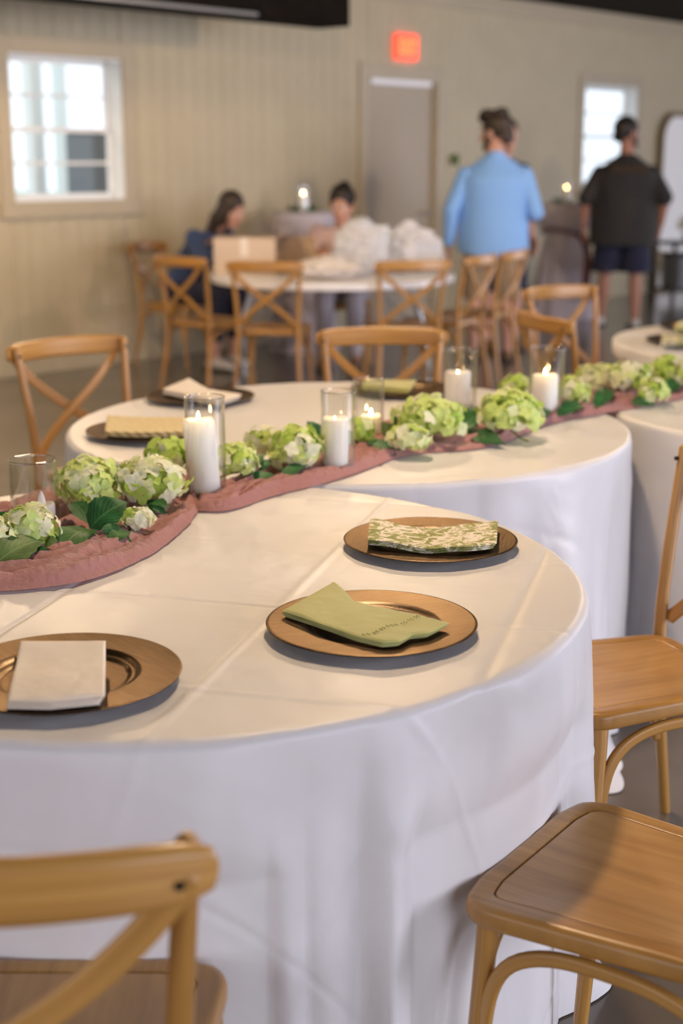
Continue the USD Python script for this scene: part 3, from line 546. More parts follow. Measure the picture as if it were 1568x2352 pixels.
# ------------------------------------------------------------------ hurricane glasses with pillar candles
def hurricane(label, px, py, r, h, z0=TOP + .012):
    p = at(px, py, z0); t = thing('glass_cylinder', label, 'candle holder', (p[0], p[1], z0))
    prof = [(0, 0), (r - .002, 0), (r, .002), (r, h - .002), (r - .001, h), (r - .0022, h), (r - .003, h - .0015), (r - .003, .006), (0, .006)]
    obj('glass_wall', lathe(prof, 56), M['clear_glass'], t, smooth=35)
    a = np.arange(13) * 2*PI / 12; obj('rim', lathe(np.stack([r - .0016 + .0022 * np.cos(a), h + .0022 * np.sin(a)], 1), 56), M['rim_glass'], t, smooth=True); return p
def candle(label, p, r, h, tilt=(0, 0), flame=1.0, z0=TOP + .0185, tip=False):
    t = thing('pillar_candle', label, 'candle', (p[0], p[1], z0))
    prof = [(0, 0), (r - .002, 0), (r, .002), (r, h - .006), (r - .002, h - .001), (r - .006, h), (r * .78, h - .003), (r * .45, h - .008), (0, h - .009)]
    v, f, u = lathe(prof, 40)
    a = np.arctan2(v[:, 1], v[:, 0]); v[:, 2] += np.where(v[:, 2] > h * .6, .0012 * np.sin(a * 2 + 1) + .0008 * np.sin(a * 3), 0)
    v[:, 0] += v[:, 2] * tilt[0]; v[:, 1] += v[:, 2] * tilt[1]
    obj('wax', (v, f), M['wax'], t, smooth=True)
    x, y, z = h * tilt[0], h * tilt[1], h - .009
    obj('wick', tube([(x, y, z), (x + .001, y, z + .012)], .0012, 6), M['wick'], t)
    if tip: obj('candle_tip', moved(lathe([(0, 0), (.007, .002), (.0085, .010), (.006, .022), (.0025, .031), (0, .035)], 16), (x, y, z)), M['wax'], t, smooth=True, label='white flame shaped tip')
    if flame: obj('flame', moved(lathe(np.array([(0, 0), (.003, .002), (.0038, .006), (.003, .011), (.0013, .016), (0, .019)]) * flame, 14), (x, y, z + .008 * flame)), M['flame'], t, smooth=True, label='small lit flame shape')
GL = [('clear glass cylinder at the left edge holding a short candle', 82, 1196, .0475, .125), ('tall clear glass cylinder at the join of the two runners', 474, 1133, .0435, .212), ('clear glass cylinder in the middle of the second table runner', 776, 1074, .0405, .182),
      ('clear glass cylinder just behind another one, with a low candle', 846, 1002, .0405, .15), ('clear glass cylinder in front of the chair facing us', 1056, 934, .048, .168), ('clear glass cylinder farthest along the runner', 1252, 952, .049, .190)]
CA = [('short ivory candle in the glass at the left edge', .026, .030, (0, 0)), ('tall leaning ivory pillar candle at the join of the runners', .0345, .157, (-.07, .0)), ('ivory pillar candle in the middle of the second table', .0305, .114, (0, 0)),
      ('low glowing candle in the glass behind another one', .028, .05, (0, 0)), ('ivory pillar candle in front of the chair facing us', .0375, .098, (0, 0)), ('lit ivory pillar candle farthest along the runner', .036, .108, (0, 0))]
for g, c in zip(GL, CA):
    p = hurricane(*g); dx = {0: .014, 1: -.003, 2: -.007, 4: -.008, 5: -.004}.get(GL.index(g), .006)
    candle(c[0], p + np.array([dx, 0, 0]), c[1], c[2], c[3], flame=(0, 1, .45, 1, .45, 1)[CA.index(c)], tip=CA.index(c) == 0)  # the two smallest flames are added for the glow at the candle tops

# ------------------------------------------------------------------ hydrangeas and their leaves
def floret(size, rs):
    parts = []; n, m = 5, 5; a0 = rs.uniform(0, PI/2)
    for k in range(4):
        a = a0 + k * PI/2 + rs.uniform(-.12, .12); sz = size * rs.uniform(.88, 1.1); lift = rs.uniform(-.05, .30)
        t = np.linspace(0.05, 1, n); wdt = sz * .50 * np.sin(np.clip(t, 0, 1) ** .75 * PI * .93) ** .65
        q = []
        for ti, wi in zip(t, wdt):
            for s in np.linspace(-1, 1, m):
                q.append((ti * sz, s * wi * (1 if ti < .99 else .8), sz * (lift * ti - .28 * ti ** 3 + .10 * s * s * (1 if ti > .3 else .2))))
        v = np.array(q); c, s = math.cos(a), math.sin(a); v = np.stack([v[:, 0]*c - v[:, 1]*s, v[:, 0]*s + v[:, 1]*c, v[:, 2]], 1)
        parts.append((v, tri(quads(n, m, False))))
    return cat(parts)[:2]
def frame_from(n, rs):
    n = n / np.linalg.norm(n); h = np.array([rs.uniform(-1, 1), rs.uniform(-1, 1), rs.uniform(-1, 1)]); x = np.cross(h, n); x /= np.linalg.norm(x); return np.stack([x, np.cross(n, x), n], 1)
def leaf_mesh(base, tip, width, nrm, curl=.12, fold=.18, n=12, m=7, serr=.06):
    base, tip = np.asarray(base, float), np.asarray(tip, float); ax = tip - base; L = np.linalg.norm(ax); ax /= L
    nrm = np.asarray(nrm, float); nrm = nrm - ax * (nrm @ ax); nrm /= np.linalg.norm(nrm); sd = np.cross(ax, nrm)
    t = np.linspace(0, 1, n); w = width * .5 * np.sin(PI * np.clip(t, 0, 1) ** .72) ** .85; w[0] = .002; w[-1] = .0008
    V, U = [], []
    for i, (ti, wi) in enumerate(zip(t, w)):
        for s in np.linspace(-1, 1, m):
            ww = wi * (1 + (serr if i % 2 else -serr) * (abs(s) > .9))
            V.append(base + ax * (ti * L + .12 * abs(s) * wi) + sd * s * ww + nrm * (fold * abs(s) * wi * 1.0 - curl * L * (2*ti - .9) ** 2 + .05 * wi * math.sin(ti * 20) * abs(s))); U.append((s, ti))
    f = tri(quads(n, m, False)); V = np.array(V)
    return V, np.vstack([f, f[:, ::-1] + 0]) if False else f, np.array(U)
HYD = [  # px, py of the bloom's middle, radius in pixels, look
    (70, 1212, 62, 'pale hydrangea bloom in front of the glass at the left edge', [(.0, -.2)], 3), (-22, 1235, 55, 'hydrangea bloom cut off by the left edge', [], 1),
    (205, 1112, 74, 'lime hydrangea bloom above the big dark leaf', [], 0), (345, 1108, 70, 'cream hydrangea bloom left of the tall leaning candle', [], 3), (312, 1192, 36, 'small low hydrangea sprig with a bare stem end', [], 3),
    (392, 1052, 52, 'yellow green hydrangea bloom half behind the tall candle', [], 2), (536, 1062, 52, 'hydrangea bloom seen through the right of the tall glass', [], 0), (605, 1022, 46, 'small hydrangea bloom between the tall candle and the next', [], 3),
    (682, 1032, 62, 'full hydrangea bloom left of the middle candle', [], 0), (822, 992, 38, 'hydrangea bloom behind the two middle glasses', [], 2), (984, 966, 66, 'full lime hydrangea bloom right of the middle glasses', [], 0), (942, 1008, 42, 'low hydrangea bloom by the runner edge', [], 1),
    (1168, 950, 66, 'large hydrangea bloom left of the farthest glass', [], 0), (1184, 893, 40, 'upper hydrangea bloom touching the farthest glass', [], 2), (1318, 902, 40, 'hydrangea bloom just right of the farthest glass', [], 0), (1368, 868, 38, 'small pale hydrangea bloom near the farthest table', [], 1),
    (1440, 868, 46, 'cream hydrangea bloom below the farthest table', [], 3), (1502, 897, 36, 'low hydrangea bloom near the right edge on the runner', [], 0), (1535, 856, 44, 'hydrangea bloom at the right edge', [], 2), (1600, 862, 44, 'hydrangea bloom running out of the frame on the right', [], 0)]
hyd, hyd_px = [], []
for i, (px, py, rp, lab, _, tone) in enumerate(HYD):
    rs = random.Random(100 + i)
    z = TOP + .055; p = at(px, py, z); dist = math.hypot(p[1], EYE - z); r = rp * 1.13 * dist / FPX; z = max(TOP + .02 + .62 * r, TOP + .035)
    p = at(px, py, z); t = thing('hydrangea', lab, 'flower', (p[0], p[1], TOP + .012), group=None); hyd.append((t, np.array([p[0], p[1], TOP + .012]))); hyd_px.append((px, py))
    ex, ey_ = rs.uniform(.9, 1.18), rs.uniform(.85, 1.05); cz = z - TOP - .012; fs = float(np.clip(.0192, 0, r * .40)); n = int(2.9 * (r * .95) ** 2 * 4 / (fs * 1.62) ** 2)
    n = max(12, min(n, 80)); core = trimesh.creation.icosphere(subdivisions=2, radius=1.0); core.apply_scale((r * .60 * ex, r * .60 * ey_, r * .44)); core.apply_translation((0, 0, cz))
    obj('bloom_core', core, M['core_green'], t, smooth=True)
    for k in range(n):
        zz = 1 - 1.45 * (k + .5) / n; rr = math.sqrt(max(0, 1 - zz * zz)); a = k * 2.39996 + rs.uniform(-.2, .2)
        d = np.array([rr * math.cos(a), rr * math.sin(a), zz]); c = d * np.array([r * .84 * ex, r * .84 * ey_, r * .68]) * rs.uniform(.82, 1.14) + (0, 0, cz)
        if c[2] < .006: c[2] = .006 + rs.uniform(0, .006)
        v, f = floret(fs * rs.uniform(.9, 1.15), rs); R = frame_from(d * (1, 1, 1.3) + np.array([rs.uniform(-.5, .5) for _ in range(3)]), rs)
        pick = tone if rs.random() < .40 else rs.choice([0, 1, 2, 3])
        v = v @ R.T + c; v[:, 2] = np.maximum(v[:, 2], .0015)
        obj('floret', (v, f), M[f'petal_{pick}'], t, smooth=True)
    a = rs.uniform(0, 2*PI); obj('stem', tube(spline([(0, 0, cz * .5), (.5*r*math.cos(a), .5*r*math.sin(a), .012), (1.1*r*math.cos(a), 1.1*r*math.sin(a), .006)], 8), .0028, 7, round_end=.002), M['stem_green'], t)
LEAVES = [  # base px, z above table, tip px, z above table, width (m), normal, material
    (203, 1208, .030, 288, 1145, .075, .078, (-.25, -.75, .65), 'leaf_deep'), (205, 1200, .030, 120, 1272, .006, .075, (-.1, -.62, .78), 'leaf_mid'), (204, 1192, .035, 160, 1142, .060, .042, (.3, -.7, .6), 'leaf_deep'),
    (215, 1222, .018, 318, 1255, .004, .040, (.15, -.45, .9), 'leaf_deep'), (258, 1228, .020, 250, 1200, .04, .035, (.2, -.5, .8), 'leaf_deep'), (-30, 1300, .010, 100, 1224, .045, .072, (-.15, -.75, .65), 'leaf_olive'), (55, 1262, .016, 119, 1286, .004, .042, (.1, -.4, .9), 'leaf_deep'), (320, 1155, .020, 381, 1172, .010, .040, (.2, -.5, .85), 'leaf_deep'), (345, 1150, .03, 385, 1160, .03, .03, (.2, -.5, .85), 'leaf_deep'),
    (268, 1108, .040, 231, 1060, .085, .042, (.35, -.85, .3), 'leaf_olive'), (20, 1215, .03, -12, 1178, .06, .045, (.3, -.8, .4), 'leaf_mid'), (556, 1088, .020, 606, 1032, .060, .045, (-.3, -.75, .5), 'leaf_mid'), (556, 1098, .012, 652, 1094, .010, .036, (0, -.5, .85), 'leaf_deep'), (596, 1078, .02, 622, 1052, .04, .025, (0, -.6, .8), 'leaf_deep'), (640, 1100, .012, 719, 1048, .040, .036, (-.3, -.7, .6), 'leaf_deep'),
    (740, 1018, .030, 708, 964, .085, .045, (.4, -.85, .3), 'leaf_deep'), (846, 1002, .030, 910, 1046, .004, .050, (.2, -.6, .8), 'leaf_deep'), (900, 1005, .02, 878, 968, .06, .040, (.2, -.8, .4), 'leaf_olive'), (918, 978, .03, 900, 955, .06, .025, (.2, -.8, .4), 'leaf_deep'),
    (1062, 998, .015, 1092, 920, .085, .058, (-.3, -.85, .3), 'leaf_deep'), (1058, 985, .03, 1108, 940, .07, .045, (-.2, -.8, .4), 'leaf_deep'), (1068, 990, .020, 1160, 1020, .004, .060, (.1, -.6, .8), 'leaf_deep'), (1225, 962, .02, 1268, 928, .04, .04, (-.1, -.7, .6), 'leaf_deep'), (1285, 945, .02, 1348, 918, .03, .045, (-.1, -.7, .6), 'leaf_deep'), (1370, 925, .02, 1412, 880, .05, .050, (-.1, -.7, .6), 'leaf_deep'),
    (1450, 920, .015, 1505, 925, .01, .045, (0, -.6, .8), 'leaf_deep'), (1525, 895, .02, 1572, 868, .04, .045, (0, -.7, .6), 'leaf_deep'), (250, 1240, .016, 300, 1215, .025, .035, (0, -.5, .85), 'leaf_mid'), (100, 1250, .02, 130, 1240, .03, .03, (0, -.5, .85), 'leaf_olive'), (480, 1085, .02, 520, 1060, .05, .03, (0, -.6, .7), 'leaf_deep')]
for bx_, by_, bz, tx, ty, tz, w, n, mt in LEAVES:
    a, b = at(bx_, by_, TOP + .012 + bz), at(tx, ty, TOP + .012 + tz)
    t, o = hyd[int(np.argmin([math.hypot(bx_ - q[0], by_ - q[1]) for q in hyd_px]))]
    v, f, u = leaf_mesh(a - o, b - o, w, n); v[:, 2] = np.maximum(v[:, 2], .002)
    obj('leaf', (v, f, u), M[mt], t, smooth=True)
# ------------------------------------------------------------------ folding table with its box and bags
T5 = (-.06, 9.58, .74); RT5 = .81
ft = thing('folding_table', 'round white folding table in the back with box and bags on it', 'table', (T5[0], T5[1], 0))
obj('table_top', lathe([(0, .70), (RT5 - .03, .70), (RT5 - .012, .695), (RT5, .70), (RT5, .735), (RT5 - .006, .74), (0, .74)], 72), M['plastic_white'], ft, smooth=35)
for s in (-1, 1):
    for q in (-1, 1):
        obj('table_leg', tube(spline([(s*.50, q*.34, .70), (s*.60, q*.36, .38), (s*.62, q*.36, 0)], 10), .0135, 10), M['steel_grey'], ft, smooth=True)
    obj('leg_brace', tube([(s*.60, -.36, .36), (s*.60, .36, .36)], .009, 8), M['steel_grey'], ft, smooth=True)
    obj('leg_brace', tube([(s*.60, 0, .36), (s*.22, 0, .69)], .008, 8), M['steel_grey'], ft, smooth=True)
bxo = thing('cardboard_box', 'open cardboard box on the left of the folding table', 'box', (-.63, 9.62, .742), -3)
w, dd, h, e = .205, .15, .24, .004
for n_, q in (('box_front', bx(-w, w, -dd, -dd+e, 0, h)), ('box_back', bx(-w, w, dd-e, dd, 0, h)), ('box_side', bx(-w, -w+e, -dd, dd, 0, h)), ('box_top', bx(-w, w, -dd, dd, h-e, h)), ('box_bottom', bx(-w, w, -dd, dd, 0, e))):
    obj(n_, q, M['cardboard_pale' if n_ == 'box_front' else 'cardboard'], bxo)
def flap(a, b, out, L):                                     # flap hinged on the edge a-b, leaning along out
    a, b, out = np.array(a, float), np.array(b, float), np.array(out, float); out /= np.linalg.norm(out); n = np.cross(b - a, out); n = n / np.linalg.norm(n) * .002
    p = [a, b, b + out * L - (b - a) * .04, a + out * L + (b - a) * .04]
    return trimesh.Trimesh(*_hull(np.array([x + k * n for x in p for k in (-1, 1)])))
obj('box_flap', flap((w, dd, .01), (w, dd, h), (1, -.30, 0), .26), M['cardboard'], bxo, label='brown flap swung open on the right')
obj('box_flap', flap((w, -dd, h), (w, dd, h), (.8, 0, .45), .10), M['cardboard_pale'], bxo)
obj('box_flap', flap((w, -dd, .004), (w, dd, .004), (1, 0, .0), .12), M['cardboard'], bxo)
obj('packing_tape', bx(-.025, .025, -dd-.0008, -dd, .12, h), M['ivory_cotton'], bxo)
def crumple(r, seed, sub=4, amp=.35, freq=2.2, sharp=.22):
    m = trimesh.creation.icosphere(subdivisions=sub, radius=1.0); v = m.vertices.copy(); d = v.copy()
    n = meshkit.fbm(d * freq + seed, 4, seed); rg = 1 - np.abs(2 * meshkit.fbm(d * freq * 2.3 + seed * 2, 3, seed + 5) - 1)
    v *= (1 + amp * (n - .5) * 2 + sharp * (rg - .5))[:, None]
    v *= np.array(r); v[:, 2] -= v[:, 2].min() + .02 * r[2]; v[:, 2] = np.maximum(v[:, 2], 0); return v, m.faces
def bag(label, loc, r, seed, mt, ears):
    t = thing('plastic_bag', label, 'bag', loc); obj('bag_body', crumple(r, seed, 5, .45, 1.9, .5), M[mt], t, smooth=True)
    for (x, y, z, tx, ty, tz) in ears:
        pth = spline([(x - .03, y, z - .06), ((x+tx)/2 - .02, (y+ty)/2, (z+tz)/2), (tx, ty, tz), ((x+tx)/2 + .03, (y+ty)/2, (z+tz)/2 - .01), (x + .04, y, z - .06)], 18)
        obj('bag_handle', fixed(sweep(pth, rrect(.035, .010, .004), up=(0, 1, 0))), M[mt], t, smooth=True)
    return t
bag('clear plastic bag with wrapped things on the folding table', (.12, 9.40, .742), (.15, .13, .14), 3, 'clear_plastic', [(.12, 0, .22, .17, 0, .31), (-.1, 0, .22, -.11, .02, .30)])
b2 = bag('white plastic bag slumped at the right end of the folding table', (.45, 9.62, .742), (.18, .14, .135), 9, 'bag_plastic', [(-.06, 0, .22, -.04, 0, .30), (.16, 0, .12, .19, 0, .22)])
obj('bag_print', moved(_hull(np.array([(x, y, z) for x in (-.05, .05) for y in (-.004, .004) for z in (0, .035)])), (-.06, -.135, .05)), M['green_print'], b2, label='green printed patch')
tp = thing('tissue_paper', 'loose white tissue paper on the front of the folding table', 'paper', (-.10, 9.15, .742)); obj('sheet', crumple((.20, .13, .055), 14, 4, .4, 3.), M['tissue_white'], tp, smooth=True); obj('sheet', moved(crumple((.10, .08, .05), 15, 3, .4, 3.), (.02, .05, .03)), M['tissue_white'], tp, smooth=True)
rp = thing('red_ribbon', 'small red and pink bundle in front of the woman with the bun', 'ribbon', (-.09, 9.50, .742)); obj('bundle', crumple((.06, .05, .045), 19, 3, .4, 3.), M['exit_red'] if False else M['lip'], rp, smooth=True)

# ------------------------------------------------------------------ cocktail tables with tied cloths
def cocktail(label, x, y, r, h, sash):
    t = thing('cocktail_table', label, 'table', (x, y, 0))
    prof = np.array([(0, h), (r - .01, h), (r, h - .008), (r + .004, h - .03), (r * .95, h - .12), (r * .72, h - .22), (r * .58, h - .28), (r * .60, h - .34), (r * .78, h - .55), (r * .92, h - .8), (r * 1.05, 0)])
    z = np.linspace(0, 1, 40); d = np.r_[0, np.cumsum(np.linalg.norm(np.diff(prof, axis=0), axis=1))]; p = np.stack([np.interp(z * d[-1], d, prof[:, i]) for i in (0, 1)], 1)
    v, f, u = lathe(p[::-1], 96); a = np.arctan2(v[:, 1], v[:, 0]); k = 1 + .05 * np.cos(11 * a + 4 * np.sin(2 * a)) * np.clip((h - .03 - v[:, 2]) / .3, 0, 1); v[:, :2] *= k[:, None]
    obj('cloth_skirt', (v, f), M['lilac_cloth'], t, smooth=True)
    ov = np.array([(0, h + .003), (r, h + .003), (r + .008, h - .01), (r + .012, h - .06), (r + .0, h - .15), (r * .80, h - .215)])
    v, f, u = lathe(ov[::-1], 96); a = np.arctan2(v[:, 1], v[:, 0]); k = 1 + .05 * np.cos(9 * a + 3 * np.sin(2 * a)) * np.clip((h - .02 - v[:, 2]) / .2, 0, 1); v[:, :2] *= k[:, None]
    obj('cloth_overlay', (v, f), M['grey_linen'], t, smooth=True, label='darker grey cloth over the top')
    if sash:
        aa = np.linspace(0, 2*PI, 40); rr = r * .62 + .01 * np.sin(5 * aa)
        ring = np.stack([rr * np.cos(aa), rr * np.sin(aa), h - .29 + .05 * np.cos(aa + 2.4)], 1)
        ta = np.array([(.10, -r * .62, h - .27), (.16, -r * .66, h - .36), (.19, -r * .72, h - .6), (.20, -r * .82, h - .9)])
        tl = sweep(spline(ta, 24), rrect(.075, .02, .008), np.stack([np.linspace(.8, 1.1, 24), np.ones(24)], 1), up=(0, -1, 0))
        obj('sash', cat([sweep(ring, rrect(.085, .022, .009), up=(0, 0, 1))[:3], fixed(tl)]), M['burgundy'], t, smooth=True, label='burgundy sash tied round the waist with a hanging tail')
    gp = []
    rs = random.Random(int(x * 100) + 5)
    gd = thing('greenery_ring', 'ring of dark leaves round the candle on the ' + ('sashed cocktail table' if sash else 'cocktail table behind the hair bun'), 'greenery', (x, y, h + .004))
    for k in range(26):
        a = rs.uniform(0, 2*PI); q = rs.uniform(.075, .11); b = np.array([q*math.cos(a), q*math.sin(a), .004]); a2 = a + rs.uniform(-.9, .9)
        v, f, u = leaf_mesh(b, b + np.array([.06*math.cos(a2), .06*math.sin(a2), rs.uniform(.01, .06)]), .03, (math.cos(a2) * -.3, math.sin(a2) * -.3, 1), n=7, m=5); v[:, 2] = np.maximum(v[:, 2], .002)
        obj('leaf', (v, f, u), M['leaf_deep' if k % 3 else 'leaf_olive'], gd, smooth=True)
    p = np.array([x, y, h + .004]); who = 'sashed cocktail table' if sash else 'cocktail table behind the hair bun'
    g = thing('glass_cylinder', 'clear glass cylinder on the ' + who, 'candle holder', p)
    R_ = .042; obj('glass_wall', lathe([(0, 0), (R_, 0), (R_, .20), (R_ - .003, .20), (R_ - .003, .006), (0, .006)], 40), M['clear_glass'], g, smooth=35)
    candle('lit ivory candle on the ' + who, p, .033, .13, z0=p[2] + .0065)
    return t
cocktail('tall cocktail table with a burgundy sash, beside the man in the dark t-shirt', 2.12, 13.75, .30, 1.075, True)
cocktail('tall grey clothed cocktail table behind the woman with the bun', -.30, 11.40, .26, 1.075, False)

# ------------------------------------------------------------------ mirror, side table at the far right
mr = hall_thing('arched_mirror', 'tall arched mirror in a brown gold frame against the wall', 'mirror', s=9.45, z=0, kind=None)
def arch_poly(w, h, r): return Polygon([(-w/2, 0), (w/2, 0), (w/2, h), (-w/2, h)]).intersection(Polygon([(-w/2, 0), (w/2, 0), (w/2, h), (-w/2, h)]).buffer(-r).buffer(r, quad_segs=16).union(Polygon([(-w/2, 0), (w/2, 0), (w/2, h/2), (-w/2, h/2)])))
def upright(poly, y0, y1): m = trimesh.creation.extrude_polygon(poly, y1 - y0, engine='earcut'); m.apply_transform(np.array([[1, 0, 0, 0], [0, 0, 1, y0], [0, 1, 0, 0], [0, 0, 0, 1.]])); m.fix_normals(); return m
P_ = arch_poly(1.10, 1.99, .30)
obj('mirror_frame', upright(P_.difference(P_.buffer(-.05)), -.075, -.03), M['aged_gold'], mr); obj('mirror_pane', upright(P_.buffer(-.045), -.055, -.04), M['mirror_glass'], mr)
sdt = thing('side_table', 'small black topped side table at the right edge behind the man', 'table', (3.72, 15.35, 0), 20)
obj('table_top', bx(-.36, .36, -.22, .22, .60, .635, .006), M['dark_cabinet'], sdt)
for a in (-1, 1):
    for b in (-1, 1): obj('table_leg', bx(a*.33-.018, a*.33+.018, b*.19-.018, b*.19+.018, 0, .60, .003), M['black_iron'], sdt)
obj('shelf', bx(-.33, .33, -.2, .2, .12, .14, .003), M['black_iron'], sdt)
sb = thing('storage_box', 'dark grey box on the shelf of the small side table', 'box', (3.72, 15.35, .142), 20); obj('box_body', bx(-.25, .25, -.17, .17, 0, .34, .012), M['grey_box'], sb); obj('box_lid', bx(-.26, .26, -.18, .18, .34, .37, .01), M['dark_cabinet'], sb)
fa = thing('flower_arrangement', 'cream flowers massed on the small side table at the right edge', 'flowers', (3.72, 15.33, .637))
obj('bowl', lathe([(0, 0), (.07, 0), (.11, .05), (.12, .09), (.112, .09), (.10, .05), (.06, .012), (0, .012)], 32), M['flower_white'], fa, smooth=True)
for k in range(20):
    a = rnd.uniform(0, 2*PI); q = .15 * math.sqrt(rnd.random()); v, f = crumple((.05, .05, .045), 40 + k, 2, .3, 3.); obj('bloom', (v + np.array([q*math.cos(a), q*math.sin(a), .08 + .11 * (1 - (q/.15)**2) + rnd.uniform(0, .03)]), f), M['flower_white'], fa, smooth=True)

# ------------------------------------------------------------------ people
SPH = trimesh.creation.icosphere(subdivisions=2, radius=1.0).vertices
def ball(p, r): return np.asarray(p, float) + SPH * (np.asarray(r, float) if np.ndim(r) else float(r))
def bone(p, q, r1, r2): return Manifold.hull_points(np.vstack([ball(p, r1), ball(q, r2)]))
def blob(p, r): return Manifold.hull_points(ball(p, r))
def fuse(ms, edge=.02, it=8):
    m = ms[0]
    for x in ms[1:]: m = m + x
    m = m.refine_to_length(edge).to_mesh(); t = trimesh.Trimesh(m.vert_properties[:, :3], m.tri_verts, process=True)
    trimesh.smoothing.filter_taubin(t, lamb=.5, nu=.53, iterations=it); return t
def rotz(a): c, s = math.cos(a), math.sin(a); return np.array([[c, -s, 0], [s, c, 0], [0, 0, 1.]])
def rotx(a): c, s = math.cos(a), math.sin(a); return np.array([[1, 0, 0], [0, c, -s], [0, s, c]])
def hand(wr, d, palm_n, side, s=1.0):                       # d along the hand, palm_n the way the palm faces, side: thumb's way across the palm
    wr, d, n = np.asarray(wr, float), np.asarray(d, float), np.asarray(palm_n, float); d /= np.linalg.norm(d); n = n - d * (n @ d); n /= np.linalg.norm(n); x = np.cross(d, n) ; x = x if x @ np.asarray(side, float) > 0 else -x
    k = [wr + d * .088 * s + x * o * s for o in (.030, .010, -.011, -.030)]
    ms = [Manifold.hull_points(np.vstack([ball(wr + x * .014 * s, .017 * s), ball(wr - x * .014 * s, .016 * s), *[ball(q, .0125 * s) for q in k]]))]
    for q, L in zip(k, (.072, .080, .074, .058)):
        a = q + d * L * .45 * s + n * .012 * s; b = a + (d * .8 + n * .6) * L * .33 * s; c = b + (d * .45 + n * .85) * L * .27 * s
        ms += [bone(q, a, .0105 * s, .0098 * s), bone(a, b, .0098 * s, .009 * s), bone(b, c, .009 * s, .0078 * s)]
    t0 = wr + d * .030 * s + x * .026 * s; t1 = t0 + (d * .55 + x * .8 + n * .25) * .036 * s; t2 = t1 + (d * .9 + x * .25 + n * .3) * .028 * s; t3 = t2 + (d + n * .4) * .022 * s
    return ms + [bone(t0, t1, .015 * s, .0125 * s), bone(t1, t2, .0125 * s, .0105 * s), bone(t2, t3, .0105 * s, .009 * s)]
def head_parts(hc, yaw, pitch, s=1.0):                      # yaw > 0 turns to the figure's left; pitch < 0 looks down
    R = rotz(yaw) @ rotx(pitch); at_ = lambda p: np.asarray(hc) + R @ (np.asarray(p, float) * s)
    def el(p, r): return Manifold.hull_points((SPH * (np.asarray(r) * s)) @ R.T + at_(p))
    ms = [el((0, -.012, .028), (.076, .094, .092)), Manifold.hull_points(np.vstack([(SPH * (np.array((.068, .075, .06)) * s)) @ R.T + at_((0, .012, -.02)), (SPH * (np.array((.030, .028, .026)) * s)) @ R.T + at_((0, .058, -.092))])),
          Manifold.hull_points(np.vstack([ball(at_((0, .086, .012)), .009 * s), ball(at_((0, .110, -.026)), .0125 * s), ball(at_((.014, .092, -.032)), .008 * s), ball(at_((-.014, .092, -.032)), .008 * s)])),
          el((.078, -.004, -.006), (.010, .020, .032)), el((-.078, -.004, -.006), (.010, .020, .032)), el((0, .080, .034), (.05, .014, .012))]
    return ms, at_, R
